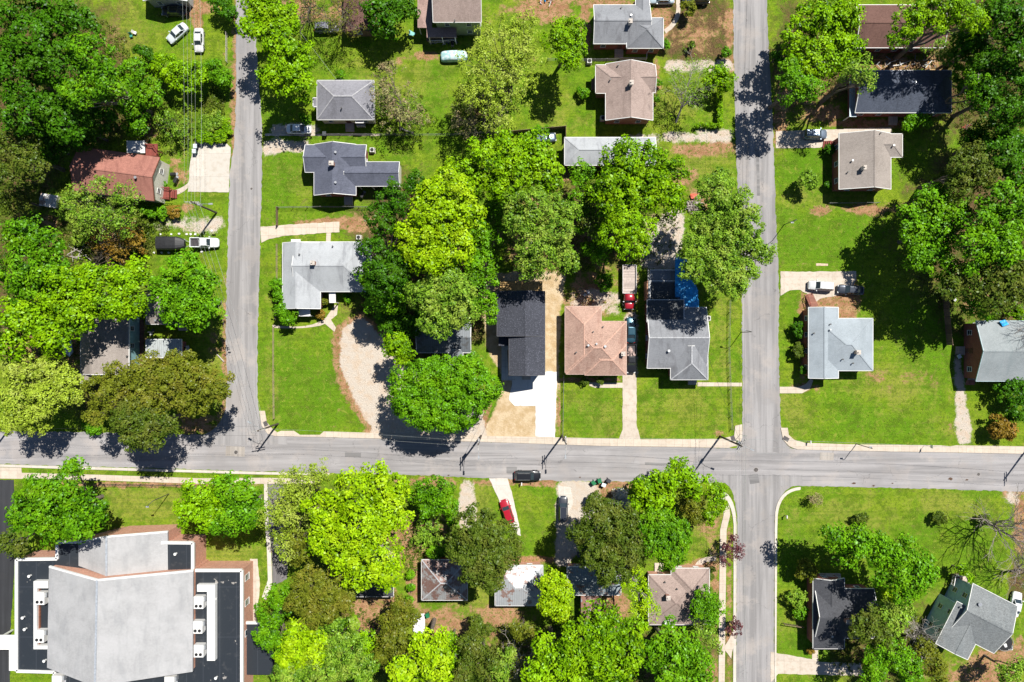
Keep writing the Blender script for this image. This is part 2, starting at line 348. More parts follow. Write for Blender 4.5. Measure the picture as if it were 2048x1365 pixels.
        blob('lush', *a)
    n = nx * ny; co = np.zeros((n, 3), 'f'); co[:, 0] = X.ravel(); co[:, 1] = Y.ravel()
    i = np.arange(nx - 1)[None, :] + nx * np.arange(ny - 1)[:, None]; i = i.ravel()
    q = np.stack([i, i + 1, i + nx + 1, i + nx], 1).astype('i')
    me = bpy.data.meshes.new('ground'); me.vertices.add(n); me.vertices.foreach_set('co', co.ravel())
    me.loops.add(q.size); me.loops.foreach_set('vertex_index', q.ravel()); me.polygons.add(len(q))
    me.polygons.foreach_set('loop_start', np.arange(0, q.size, 4, dtype='i'))
    me.update(calc_edges=True); me.validate()
    for k, a in L.items():
        at = me.attributes.new(k, 'FLOAT', 'POINT'); at.data.foreach_set('value', a.ravel().astype('f'))
    N = NT('ground_cover'); v = N.coord()
    big = N.noise(.12, 5, .6, v); med = N.noise(.6, 5, .65, v); fine = N.noise(3.4, 5, .75, v); vf = N.noise(13, 3, .75, v)
    wide = N.noise(.22, 6, .72, v, .8)
    mixn = N.math('ADD', N.math('MULTIPLY', wide, .45), N.math('ADD', N.math('MULTIPLY', med, .3), N.math('MULTIPLY', fine, .25)))
    def A(k): return N.n('Attribute', attribute_name=k).outputs['Fac']
    def mask(k, spread=.5, w=.16, src=None):
        e = N.math('ADD', A(k), N.math('MULTIPLY', N.math('SUBTRACT', mixn, .5), spread * 3.6))
        return N.mapr(e, .5 - w, .5 + w, smooth=True)
    g = N.mix(N.mapr(med, .3, .7), (.11, .265, .007), (.215, .385, .014))
    g = N.mix(N.mapr(big, .42, .62, 0, .8), g, (.27, .37, .02))
    g = N.mix(N.math('MULTIPLY', mask('lush', .5, .4), .8), g, N.mix(N.mapr(fine, .3, .7), (.06, .21, .004), (.14, .35, .008)))
    g = N.mix(N.math('MULTIPLY', mask('dry', .95, .35), .75), g, N.mix(N.mapr(fine, .35, .65), (.27, .32, .03), (.46, .40, .11)))
    # clover patches, tired spots and blade-scale speckle
    g = N.mix(N.mapr(N.noise(.35, 6, .75, v), .52, .64, 0, .6), g, (.06, .13, .006))
    g = N.mix(N.mapr(N.noise(.9, 7, .8, v), .60, .78, 0, .65), g, (.40, .31, .12))
    g = N.mix(N.mapr(N.noise(1.8, 5, .75, v), .50, .66, 0, .5), g, (.055, .12, .006))
    g = N.mix(N.mapr(fine, .46, .68, 0, .45), g, (.045, .115, .003)); g = N.mix(N.mapr(vf, .5, .75, 0, .5), g, (.36, .44, .06))
    g = N.mix(N.mapr(N.noise(7, 2, .6, v), .6, .9, 0, .4), g, (.03, .09, .003)); g = N.mix(N.mapr(N.noise(.5, 6, .8, v, 1.5), .6, .78, 0, .7), g, (.36, .40, .06))
    # mowing lines
    mp = N.n('Mapping'); mp.inputs['Scale'].default_value = (.02, 1.4, 1); N.l(v, mp.inputs['Vector'])
    g = N.mix(N.mapr(N.noise(1, 3, .5, mp.outputs[0]), .5, .7, 0, .3), g, (.09, .2, .006))
    lit = N.mix(N.mapr(fine, .35, .65), (.075, .05, .025), (.19, .12, .055)); lit = N.mix(N.mapr(med, .45, .65), lit, (.07, .12, .01))
    lit = N.mix(N.mapr(vf, .55, .7, 0, .8), lit, (.3, .2, .1))
    soil = N.mix(N.mapr(med, .35, .65), (.36, .175, .085), (.52, .3, .16)); soil = N.mix(N.mapr(fine, .45, .7, 0, .6), soil, (.24, .12, .06))
    soil = N.mix(N.mapr(vf, .5, .75, 0, .5), soil, (.62, .45, .3)); soil = N.mix(N.mapr(N.noise(1.7, 5, .7, v), .55, .65, 0, .7), soil, (.13, .2, .02))
    sand = N.mix(N.mapr(med, .35, .65), (.60, .44, .25), (.76, .61, .41)); sand = N.mix(N.mapr(vf, .45, .7, 0, .5), sand, (.46, .31, .15))
    grav = N.mix(N.mapr(vf, .35, .65), (.50, .43, .36), (.78, .70, .60)); grav = N.mix(N.mapr(med, .45, .7, 0, .5), grav, (.64, .47, .32))
    c = N.mix(mask('mulch', .45, .2), g, lit); c = N.mix(mask('soil', .62, .16), c, soil); c = N.mix(mask('sand', .25, .12), c, sand)
    c = N.mix(mask('gravel', .38, .12), c, grav)
    N.col(c); N.b.inputs['Roughness'].default_value = .97; N.b.inputs['Specular IOR Level'].default_value = .08
    N.bump(N.math('ADD', fine, vf), .75, .16)
    me.materials.append(N.m); o = bpy.data.objects.new('ground', me); COL.objects.link(o); struct(o)
make_ground()

# ------------------------------------------------------------------ roads, pavements, drives
ASX = m_asphalt('asphalt_road', (.33, .318, .32), 'X'); ASY = m_asphalt('asphalt_street', (.31, .30, .30), 'Y', .5)
ASL = m_asphalt('asphalt_lot', (.045, .047, .052), 'Y', .3, False)
CONC = m_concrete('pavement_concrete', (.58, .5, .41)); CONCD = m_concrete('drive_concrete', (.56, .49, .41), 3.0, .5)
CONCW = m_concrete('new_concrete', (.74, .74, .73), 3.0, .12); KERB = m_concrete('kerb_concrete', (.6, .55, .48), 3.0, .3)
def pxpoly(pts, h=0): return [P(a, b, h) for a, b in pts]
SLABS = []
def slab(name, pts, m, z1, z0=-.1):
    SLABS.append(pts)
    if name in ('main_road', 'side_street', 'driveway', 'car_park') or m is CONCD:
        rr = random.Random(len(pts)); q = []; am = 1.3 if 'street' in name or 'road' in name else .7
        for a, b in zip(pts, pts[1:] + pts[:1]):
            n = max(1, int(math.hypot(b[0] - a[0], b[1] - a[1]) / 6))
            q += [(a[0] + (b[0] - a[0]) * i / n + (rr.uniform(-am, am) if i else 0), a[1] + (b[1] - a[1]) * i / n + (rr.uniform(-am, am) if i else 0)) for i in range(n)]
        pts = q
    mb = MB().prism(pxpoly(pts), z0, z1); o = mb.build(name, m); struct(o); return o
def bez(p0, p1, p2, n=7): return [((1 - t) ** 2 * p0[0] + 2 * t * (1 - t) * p1[0] + t * t * p2[0], (1 - t) ** 2 * p0[1] + 2 * t * (1 - t) * p1[1] + t * t * p2[1]) for t in [i / n for i in range(n + 1)]]
slab('main_road', [(-400, 856), (0, 862), (220, 866), (420, 870), (560, 872), (740, 877), (1024, 886), (1470, 897), (1590, 898), (2048, 908), (2448, 915), (2448, 992), (2048, 984), (1900, 979), (1600, 972), (1450, 966), (1270, 964), (1110, 962), (930, 955), (812, 950), (600, 945), (512, 943), (380, 939), (130, 932), (0, 928), (-400, 920)], ASX, .012)
slab('side_street', [(470, -300), (471, 0), (472, 200), (468, 290), (460, 341), (456, 470), (452, 620), (451, 682), (455, 760)] + bez((452, 815), (440, 865), (395, 873), 6) + [(395, 890), (575, 890)] + bez((572, 874), (520, 872), (517, 815), 6) + [(515, 780), (515, 682), (517, 600), (521, 470), (524, 341), (524, 270), (518, 160), (505, 0), (503, -300)], ASY, .016)
slab('side_street', [(1462, -300), (1466, 0), (1468, 130), (1470, 260), (1474, 341), (1477, 400), (1483, 520), (1484, 682), (1485, 862), (1470, 905), (1590, 905)] + bez((1590, 900), (1563, 893), (1561, 850), 6) + [(1557, 682), (1558, 600), (1557, 550), (1552, 440), (1549, 341), (1545, 230), (1538, 115), (1534, 0), (1530, -300)], ASY, .016)
slab('side_street', [(1440, 960)] + bez((1452, 968), (1472, 980), (1474, 1040), 6) + [(1472, 1365), (1470, 1700), (1546, 1700), (1548, 1365), (1549, 1060)] + bez((1550, 1030), (1556, 975), (1605, 968), 6) + [(1605, 950), (1440, 950)], ASY, .016)
# concrete kerbs and pavements (a real step up from the asphalt)
slab('pavement', [(553, 866)] + [(562, 862), (588, 862), (600, 870), (640, 870), (648, 863), (745, 866), (820, 870), (960, 872), (1024, 873), (1110, 875), (1240, 878), (1280, 879), (1440, 878), (1468, 872), (1470, 852), (1484, 849), (1484, 876)] + [(1478, 890), (1456, 896), (1200, 892), (1024, 886), (740, 877), (580, 873), (548, 872)], CONC, .13)
slab('pavement', [(519, 822), (530, 822), (534, 845), (545, 858), (556, 866), (552, 873), (536, 868), (524, 852)], CONC, .135)
slab('pavement', [(1561, 856), (1575, 856), (1577, 870), (1588, 880), (1610, 886), (1700, 889), (1880, 891), (1900, 893), (1912, 891), (2048, 893), (2448, 900), (2448, 914), (2048, 908), (1900, 905), (1700, 902), (1594, 899), (1578, 893), (1566, 880)], CONC, .13)
slab('kerb', [(-400, 922), (0, 929), (130, 933), (380, 940), (512, 944), (600, 946), (660, 947), (660, 951), (512, 949), (380, 945), (130, 938), (0, 934), (-400, 926)], KERB, .12)
slab('pavement', [(-400, 940), (0, 935), (43, 936), (44, 946), (200, 950), (400, 957), (520, 956), (640, 958), (640, 968), (400, 968), (200, 961), (44, 958), (-400, 952)], CONC, .09)
slab('kerb', [(1549, 1365), (1549, 1060)] + bez((1550, 1025), (1556, 978), (1601, 974), 8) + [(1601, 979)] + bez((1599, 980), (1560, 984), (1555, 1030), 8) + [(1554, 1060), (1552, 1365), (1550, 1600), (1547, 1600)], KERB, .12)
slab('kerb', bez((1448, 984), (1471, 995), (1473, 1050), 6) + [(1472, 1365), (1470, 1600), (1464, 1600), (1466, 1365), (1467, 1050)] + bez((1466, 1040), (1462, 1005), (1444, 990), 6), KERB, .12)
slab('pavement', [(1446, 988), (1457, 1002), (1460, 1030), (1453, 1060), (1451, 1200), (1449, 1365), (1447, 1600), (1435, 1600), (1437, 1365), (1438, 1200), (1440, 1060), (1447, 1030), (1446, 1008), (1439, 992)], CONC, .1)
slab('driveway', [(1449, 1292), (1466, 1262), (1467, 1290), (1462, 1318), (1449, 1300)], CONC, .125)
slab('driveway', [(390, 284), (454, 288), (462, 296), (459, 341), (458, 385), (376, 384), (380, 330)], m_concrete('pale_drive_concrete', (.58, .54, .48), 4.4, .4), .05)
slab('garden_path', bez((376, 376), (365, 390), (341, 392), 4) + bez((341, 382), (362, 380), (377, 366), 4), CONCD, .045)
slab('driveway', [(521, 454), (540, 453), (600, 448), (679, 444), (679, 465), (640, 467), (570, 472), (540, 478), (523, 486)], CONC, .05)
slab('garden_path', [(653, 467), (662, 467), (661, 485), (652, 485)], CONC, .045)
slab('garden_path', bez((545, 650), (620, 662), (652, 636), 6) + [(670, 610), (676, 612), (674, 630), (662, 640), (672, 656), (669, 664), (650, 648)] + bez((640, 652), (600, 660), (545, 656), 5), CONC, .05)
slab('driveway', [(1028, 744), (1018, 800), (1029, 812), (1071, 812), (1071, 873), (1110, 875), (1112, 800), (1115, 744)], CONCW, .06)
slab('garden_path', [(1003, 700), (1014, 700), (1017, 752), (1030, 752), (1030, 761), (1003, 761)], m_concrete('porch_concrete', (.66, .66, .64), 1.2, .1), .07)
slab('driveway', [(1245, 750), (1273, 750), (1273, 850), (1281, 880), (1238, 878), (1245, 860)], CONCD, .05)
slab('garden_path', [(1178, 765), (1213, 766), (1245, 766), (1245, 776), (1190, 776), (1179, 772)], CONC, .045)
slab('garden_path', [(1395, 765), (1484, 766), (1484, 773), (1395, 773)], CONC, .045)
slab('driveway', [(1561, 543), (1600, 544), (1712, 543), (1712, 560), (1695, 588), (1640, 598), (1612, 620), (1618, 590), (1600, 580), (1580, 581), (1561, 592)], CONCD, .05)
slab('garden_path', [(1559, 774), (1600, 774), (1612, 768), (1622, 756), (1626, 762), (1620, 778), (1604, 787), (1559, 787)], CONC, .055)
slab('driveway', [(1552, 263), (1782, 255), (1784, 270), (1680, 275), (1640, 296), (1552, 297)], CONCD, .05)
slab('driveway', [(978, 957), (1015, 957), (1024, 985), (1034, 1030), (1042, 1072), (1034, 1070), (1010, 1030), (996, 995)], m_concrete('white_concrete', (.62, .58, .53), 3, .3), .05)
slab('driveway', [(1116, 971), (1142, 975), (1146, 1010), (1134, 1030), (1118, 1025)], m_concrete('worn_concrete', (.6, .56, .5), 2.4, .4), .05)
slab('driveway', [(1115, 1030), (1146, 1030), (1140, 1134), (1115, 1132)], CONCD, .045)
slab('garden_path', bez((1388, 1137), (1392, 1112), (1432, 1113), 6) + bez((1432, 1122), (1403, 1122), (1401, 1137), 6), CONC, .05)
slab('driveway', [(1541, 1304), (1552, 1306), (1620, 1318), (1640, 1324), (1720, 1326), (1730, 1352), (1556, 1348), (1541, 1365)], CONCD, .05)
slab('garden_path', [(1624, 1298), (1636, 1298), (1636, 1324), (1624, 1320)], CONC, .045)
slab('garden_path', bez((1328, 60), (1358, 40), (1352, 0), 6) + bez((1360, 0), (1368, 44), (1332, 68), 6), CONCD, .04)
slab('garden_path', [(530, 268), (760, 268), (760, 272), (530, 272)], CONCD, .03)
slab('car_park', [(-300, 960), (28, 960), (30, 1120), (20, 1272), (20, 1700), (-300, 1700)], ASL, .02)
slab('car_park', [(536, 956), (566, 958), (577, 1080), (574, 1158), (546, 1172), (543, 1100), (538, 1030)], m_asphalt('lane_asphalt', (.2, .19, .19), 'Y', .2, False), .02)
slab('kerb', [(528, 958), (535, 958), (537, 1030), (542, 1100), (545, 1172), (532, 1200), (524, 1195), (536, 1160), (534, 1100), (529, 1030)], KERB, .06)
slab('garden_path', [(500, 1118), (515, 1118), (520, 1170), (512, 1260), (490, 1260), (505, 1170)], CONCD, .03)
slab('car_park', [(486, 1270), (560, 1270), (560, 1345), (486, 1345)], ASL, .022)

# ------------------------------------------------------------------ trees
LEAF = {  # dark, light (albedo), accent
 'M': m_leaf('fresh_green_leaf', (.03, .095, .001), (.265, .53, .004), (.33, .55, .006), .5),
 'V': m_leaf('vivid_green_leaf', (.022, .085, .001), (.165, .42, .008), (.21, .43, .006), .5),
 'L': m_leaf('lime_leaf', (.09, .2, .001), (.40, .66, .005), (.46, .64, .012), .5),
 'Y': m_leaf('yellow_green_leaf', (.14, .22, .01), (.42, .56, .05), (.44, .5, .1), .5),
 'D': m_leaf('deep_green_leaf', (.012, .05, .001), (.075, .23, .005), (.09, .21, .008), .5),
 'O': m_leaf('olive_leaf', (.07, .095, .006), (.20, .235, .018), (.25, .215, .03), .45),
 'E': m_leaf('dull_green_leaf', (.04, .08, .006), (.13, .19, .018), (.17, .18, .03), .5),
 'G': m_leaf('soft_green_leaf', (.04, .12, .005), (.285, .49, .035), (.34, .44, .06), .6),
 'B': m_leaf('budding_leaf', (.2, .17, .08), (.38, .38, .13), (.42, .27, .18), .6),
 'P': m_leaf('purple_leaf', (.09, .025, .03), (.2, .07, .08), (.24, .1, .1), .5),
 'W': m_leaf('white_blossom', (.5, .5, .42), (.85, .83, .72), None, 0, .1),
 'R': m_leaf('russet_leaf', (.14, .09, .01), (.36, .24, .03), (.42, .2, .04), .6)}
# style: clump radius, leaf size, cover, leaves per clump, flatness, interior share, limb count factor
STY = {'r': (.75, .38, 2.3, 36, .7, .1), 'n': (1.0, .5, 1.5, 40, .5, .3), 'f': (.7, .38, 1.5, 30, .6, .25), 's': (.8, .34, .62, 26, .6, .3), 't': (.55, .3, .34, 16, .7, .5),
       'b': (.5, .34, 1.6, 22, .8, .15), 'j': (1.15, .5, 1.5, 52, .5, .3)}
def leafmesh(name, C, RAD, n_l, size, flat, tone_c, rng, parent, mat, dirs=None):
    nc = len(C); N_ = nc * n_l
    u = rng.normal(size=(N_, 3)); u /= np.linalg.norm(u, axis=1)[:, None]
    up = rng.random(N_) < .72; u[:, 2] = np.where(up, np.abs(u[:, 2]), u[:, 2])
    cc = np.repeat(C, n_l, 0); rr = np.repeat(RAD, n_l)
    d = u * (rr * (.55 + .5 * rng.random(N_)))[:, None]; d[:, 2] *= flat
    p = cc + d
    nrm = u * .6 + rng.normal(size=(N_, 3)) * .42; nrm[:, 2] += .5
    if dirs is not None: nrm += np.repeat(dirs, n_l, 0) * .35
    nrm /= np.linalg.norm(nrm, axis=1)[:, None]
    t = np.cross(nrm, rng.normal(size=(N_, 3))); t /= np.linalg.norm(t, axis=1)[:, None]; b = np.cross(nrm, t)
    s = size * (.55 + .75 * rng.random(N_)) * .5
    v = np.empty((N_, 4, 3), 'f'); a = (t * s[:, None]); c_ = (b * (s * .62)[:, None])
    v[:, 0] = p - a; v[:, 1] = p + c_ * 1.0 - a * .15; v[:, 2] = p + a; v[:, 3] = p - c_ - a * .15
    v[:, :, 2] = np.maximum(v[:, :, 2], .03)
    me = bpy.data.meshes.new(name); me.vertices.add(N_ * 4); me.vertices.foreach_set('co', v.ravel())
    me.loops.add(N_ * 4); me.loops.foreach_set('vertex_index', np.arange(N_ * 4, dtype='i')); me.polygons.add(N_)
    me.polygons.foreach_set('loop_start', np.arange(0, N_ * 4, 4, dtype='i'))
    me.update(calc_edges=True)
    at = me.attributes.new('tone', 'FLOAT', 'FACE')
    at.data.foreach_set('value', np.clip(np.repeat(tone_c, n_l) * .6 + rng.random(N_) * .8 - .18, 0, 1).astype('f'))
    me.materials.append(mat); o = bpy.data.objects.new(name, me); COL.objects.link(o)
    if parent is not None: o.parent = parent
    return o, N_
NLEAF = [0]; TREE_N = [0]
def limb(mb, a, b, r0, r1, rng, n=5, seg=4, wob=.12, sag=0.0):
    a = np.array(a, float); b = np.array(b, float); L_ = np.linalg.norm(b - a); pts = []
    for i in range(seg + 1):
        t = i / seg; q = a + (b - a) * t; amp = wob * L_ * math.sin(math.pi * t)
        q = q + rng.normal(size=3) * amp * .35; q[2] += sag * L_ * math.sin(math.pi * t); pts.append(q)
    pts[0] = a; pts[-1] = b
    mb.tube(pts, [r0 + (r1 - r0) * i / seg for i in range(seg + 1)], n, cap=False); return pts
def tree(kind, style, h, lobes, label, name='tree', cat='tree', group=None, base=None, bark=None, dens=1.0, tall=True):
    """lobes: (px, py, r) of each mass of the crown as seen; each gets its own height and true radius"""
    TREE_N[0] += 1; rng = np.random.default_rng(100 + TREE_N[0])
    if tall: h = min(20, h * (1.0 if h < 5 else 1.2 if h < 8 else 1.45 if h <= 12 else 1.28))
    cr, ls, cov, nl, flat, inner = STY[style]; cr *= min(1.0, .45 + h / 16) if h > 2.5 else .5; 
    if h < 3.5: ls *= .75
    LO = []
    rmax = max(l[2] for l in lobes)
    for (px, py, r) in lobes:
        zt = h * (1 - .22 * (1 - r / rmax)) - rng.random() * .06 * h; rz = min(r / K * .8, h * .34); zc = zt - rz
        s = (H - (zc + rz * .3)) / H; x, y = P(px, py, zc + rz * .3); LO.append((x, y, zc, r / K * s, rz))
    A = np.array(LO); wts = A[:, 3] ** 2
    if base is None:
        bx, by = (A[:, 0] * wts).sum() / wts.sum(), (A[:, 1] * wts).sum() / wts.sum()
        j = np.argmin((A[:, 0] - bx) ** 2 + (A[:, 1] - by) ** 2); bx, by = bx * .5 + A[j, 0] * .5, by * .5 + A[j, 1] * .5
    else: bx, by = P(*base)
    root = thing(name, label, cat, (bx, by, 0), 0, group); off = np.array([bx, by, 0])
    C = []; RR = []; D = []; T = []; hubs = []
    for (x, y, zc, rx, rz) in LO:
        area = 2 * math.pi * rx * (rx + rz) / 2 * 1.15
        n = max(5, int(area / (math.pi * cr * cr) * cov * dens)); ni = int(n * inner)
        ph = rng.random(3) * 6.28; hr = {'r': 1.3, 'n': 1.9, 'f': 1.35, 'b': .9, 'j': 2, 's': 1.2, 't': 1}[style] * min(1, .5 + h / 20); nh = max(4, int(area / (math.pi * hr * hr) * 1.1))
        HD = rng.normal(size=(nh, 3)); HD[:, 2] = np.abs(HD[:, 2]) * .9 - .15; HD /= np.linalg.norm(HD, axis=1)[:, None]; HW = 1 + .16 * rng.random(nh) - .05; ang = hr / max(rx, hr)
        for k in range(n + ni):
            th = rng.random() * 2 * math.pi
            zz = rng.random() * 1.25 - .25; q = math.sqrt(max(0, 1 - zz * zz)); d = np.array([q * math.cos(th), q * math.sin(th), zz])
            lump = 1 + .13 * math.sin(3 * th + ph[0]) + .08 * math.sin(5 * th + ph[1] + zz * 4) + .05 * math.sin(9 * th + ph[2])
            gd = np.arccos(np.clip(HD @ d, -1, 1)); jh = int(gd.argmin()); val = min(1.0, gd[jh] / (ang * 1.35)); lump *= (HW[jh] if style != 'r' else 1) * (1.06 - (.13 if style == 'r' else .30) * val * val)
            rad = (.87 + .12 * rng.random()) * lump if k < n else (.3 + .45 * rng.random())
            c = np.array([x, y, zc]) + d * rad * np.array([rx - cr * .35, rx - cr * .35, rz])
            C.append(c); D.append(d); RR.append(cr * (.6 + .75 * rng.random())); T.append(np.clip(.62 + .2 * rng.normal() + .2 * d[2] - .35 * val, 0, 1) if k < n else .05)  # tone paints crown shade: darker inside and in valleys, lighter on top
        hubs.append((x, y, zc - rz * .2, rx))
    C = np.array(C); C[:, 2] = np.maximum(C[:, 2], .25)
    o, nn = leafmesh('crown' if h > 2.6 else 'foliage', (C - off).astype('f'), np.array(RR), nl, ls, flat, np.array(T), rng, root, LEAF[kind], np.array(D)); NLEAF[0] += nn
    bk = bark or BARK
    if h > 2.6:
        mb = MB(); tr = .06 + h * .018; fk = h * (.28 if len(LO) > 1 else .4)
        mb.tube([(bx, by, -.2), (bx + .04, by, fk * .5), (bx + .08 * rng.normal(), by + .08 * rng.normal(), fk)], [tr * 1.25, tr, tr * .85], 8, cap=False)
        Cc = C
        for (x, y, z, rx) in hubs:
            pts = limb(mb, (bx, by, fk * .92), (x, y, z), tr * .62, tr * .28, rng, 6, 4, .1)
            dd = np.linalg.norm(Cc[:, :2] - np.array([x, y]), axis=1); idx = np.where(dd < rx * 1.1)[0]
            rng.shuffle(idx)
            for k in idx[:int(6 + rx * (3.2 if style in 'st' else 1.6))]:
                t = rng.random() * .5 + .45; s0 = np.array(pts[int(t * (len(pts) - 1))])
                limb(mb, s0, Cc[k], tr * .2, tr * .05 + .012, rng, 4, 3, .14)
        mb.build('trunk', bk, root, smooth=True)
    else:
        mb = MB()
        for k in range(5):
            e = C[rng.integers(len(C))]; mb.tube([(bx, by, 0), ((bx + e[0]) / 2, (by + e[1]) / 2, e[2] * .6), tuple(e)], [.04, .03, .015], 5, cap=False)
        mb.build('stem', bk, root)
    return root
def bare_tree(px, py, r, h, label, base=None, bark=None, leaf=None, dens=1.0, depth=5, name='bare_tree'):
    TREE_N[0] += 1; rng = np.random.default_rng(500 + TREE_N[0]); bk = bark or BARK
    tx, ty = P(px, py, h * .7); bx, by = P(*base) if base else P(px, py)
    root = thing(name, label, 'tree', (bx, by, 0)); mb = MB(); tips = []; Rr = r / K
    def grow(p, d, L_, rad, lv):
        e = p + d * L_; mid = p + d * L_ * .5 + rng.normal(size=3) * L_ * .05
        mb.tube([p, mid, e], [rad, rad * .85, rad * .68], 6 if lv < 2 else (4 if lv < 4 else 3), cap=False)
        if lv >= depth: tips.append(e); return
        for k in range(2 + (rng.random() < (.75 if lv < 3 else .5) * dens)):
            ax = rng.normal(size=3); ax -= ax.dot(d) * d; ax /= np.linalg.norm(ax); sp = .38 + .42 * rng.random()
            nd = d * math.cos(sp) + ax * math.sin(sp); nd[2] += .06; nd /= np.linalg.norm(nd)
            grow(e if rng.random() < .7 else mid, nd, L_ * (.68 + .2 * rng.random()), rad * .64, lv + 1)
    base3 = np.array([bx, by, -.1]); top = np.array([tx, ty, h * .7]); d0 = (top - base3); fk = h * .25
    mb.tube([base3, base3 + d0 * .2, base3 + d0 * .38], [h * .024, h * .02, h * .018], 8, cap=False)
    for k in range(6):
        a = k * 1.047 + rng.random() * .6; tgt = np.array([tx + Rr * .75 * math.cos(a), ty + Rr * .75 * math.sin(a), h * (.75 + .2 * rng.random())])
        s0 = base3 + d0 * (.28 + .1 * rng.random()); dd = tgt - s0; L_ = np.linalg.norm(dd); grow(s0, dd / L_, L_ * .36, h * .011, 1)
    mb.build('trunk', bk, root)
    if leaf and tips:
        Cc = np.array(tips) - np.array([bx, by, 0]); leafmesh('crown', Cc.astype('f'), np.full(len(Cc), .45), 7, .24, .8, rng.random(len(Cc)), rng, root, LEAF[leaf])
    return root

# ------------------------------------------------------------------ houses
def strip(mb, a, b, wd, t, T=lambda x, y: (x, y)):
    """flat bar between two 3-D points, wd wide, t thick, hanging below the line"""
    a = Vector(a); b = Vector(b); d = (b - a); n = Vector((-d.y, d.x, 0))
    n = n.normalized() * wd / 2 if n.length > 1e-6 else Vector((wd / 2, 0, 0))
    vs = []
    for p in (a, b):
        for s in (-1, 1):
            q = p + n * s; x, y = T(q.x, q.y); vs += [(x, y, q.z - t), (x, y, q.z)]
    mb.add(vs, [(0, 1, 3, 2), (4, 6, 7, 5), (0, 4, 5, 1), (2, 3, 7, 6), (1, 5, 7, 3), (0, 2, 6, 4)])
class RoofRect:
    def __init__(s, spec, h0, pitch0, over0, i):
        x0, y0, x1, y1, typ = spec[:5]; o = spec[5] if len(spec) > 5 else {}
        s.h = o.get('h', h0) + i * .013; s.pitch = o.get('pitch', pitch0); s.over = o.get('over', over0) + i * .006; s.o = o
        (s.x0, s.y1), (s.x1, s.y0) = P(x0, y0, s.h), P(x1, y1, s.h); s.typ = typ; s.wall = o.get('wall', True)
        s.x0 += i * .004; s.y0 += i * .004
        if typ == 'f': s.rise = .12; s.ax = 'x'; s.e0 = s.e1 = 0; return
        s.ax = typ[0]; s.e0 = int(typ[1]); s.e1 = int(typ[2])      # e0: hip at the low-coordinate (west / south) end, e1: at the other
        D = (s.y1 - s.y0) if s.ax == 'x' else (s.x1 - s.x0); s.D = D; s.rise = D / 2 * s.pitch; s.ro = o.get('ro', .5)
    def z(s, x, y):
        if not (s.x0 <= x <= s.x1 and s.y0 <= y <= s.y1): return -1
        if s.typ == 'f': return s.h
        u, v, L, D = (x - s.x0, y - s.y0, s.x1 - s.x0, s.D) if s.ax == 'x' else (y - s.y0, x - s.x0, s.y1 - s.y0, s.D)
        r = D * s.ro; k = min(v / r, (D - v) / (D - r))
        if s.e0: k = min(k, u / (D / 2))
        if s.e1: k = min(k, (L - u) / (D / 2))
        return s.h + s.rise * max(0, min(1, k))
    def pts(s):
        """eave corners and ridge ends, in (u along ridge, v across) order mapped to x, y"""
        L = (s.x1 - s.x0) if s.ax == 'x' else (s.y1 - s.y0); D = s.D
        def m(u, v): return (s.x0 + u, s.y0 + v) if s.ax == 'x' else (s.x0 + v, s.y0 + u)
        ins = min(D / 2, L / 2 - .05)
        a, b, c, d = m(0, 0), m(L, 0), m(L, D), m(0, D); r0 = m(ins if s.e0 else 0, D * s.ro); r1 = m(L - (ins if s.e1 else 0), D * s.ro)
        return [(*a, s.h), (*b, s.h), (*c, s.h), (*d, s.h), (*r0, s.h + s.rise), (*r1, s.h + s.rise)]
def window(parent, T, cx, cy, cz, ang, wd=.95, ht=1.15, frame=WHITE):
    """frame and pane on a wall; ang is the outward direction"""
    ca, sa = math.cos(ang), math.sin(ang)
    def q(u, o, z): return (*T(cx + ca * o - sa * u, cy + sa * o + ca * u), cz + z)
    def bx(mb, u0, u1, o0, o1, z0, z1):
        vs = [q(u, o, z) for z in (z0, z1) for u, o in ((u0, o0), (u1, o0), (u1, o1), (u0, o1))]
        mb.add(vs, [(0, 3, 2, 1), (4, 5, 6, 7), (0, 1, 5, 4), (1, 2, 6, 5), (2, 3, 7, 6), (3, 0, 4, 7)])
    f = MB(); w2, h2, t = wd / 2, ht / 2, .09
    bx(f, -w2, w2, .0, .07, h2 - t, h2); bx(f, -w2 - .05, w2 + .05, 0, .12, -h2 - .03, -h2 + t - .03)
    bx(f, -w2, -w2 + t, 0, .07, -h2 + t, h2 - t); bx(f, w2 - t, w2, 0, .07, -h2 + t, h2 - t); bx(f, -w2 + t, w2 - t, .0, .055, -.03, .03)
    fo = f.build('window', frame, parent)
    g = MB(); bx(g, -w2 + t, w2 - t, .0, .03, -h2 + t - .03, h2 - t); g.build('pane', GLASS, fo)
def door(parent, T, cx, cy, ang, m, z=.4):
    ca, sa = math.cos(ang), math.sin(ang)
    def bx(mb, u0, u1, o0, o1, z0, z1):
        vs = [(*T(cx + ca * o - sa * u, cy + sa * o + ca * u), zz) for zz in (z0, z1) for u, o in ((u0, o0), (u1, o0), (u1, o1), (u0, o1))]
        mb.add(vs, [(0, 3, 2, 1), (4, 5, 6, 7), (0, 1, 5, 4), (1, 2, 6, 5), (2, 3, 7, 6), (3, 0, 4, 7)])
    f = MB(); bx(f, -.46, .46, .0, .06, z, z + 2.05); fo = f.build('door', m, parent)
    g = MB(); bx(g, .34, .4, .06, .12, z + .95, z + 1.05); g.build('handle', METAL, fo)
    s = MB(); bx(s, -.8, .8, .0, 1.2, -.1, z - .05); bx(s, -.8, .8, 1.2, 1.55, -.1, z / 2); s.build('doorstep', CONC, parent)
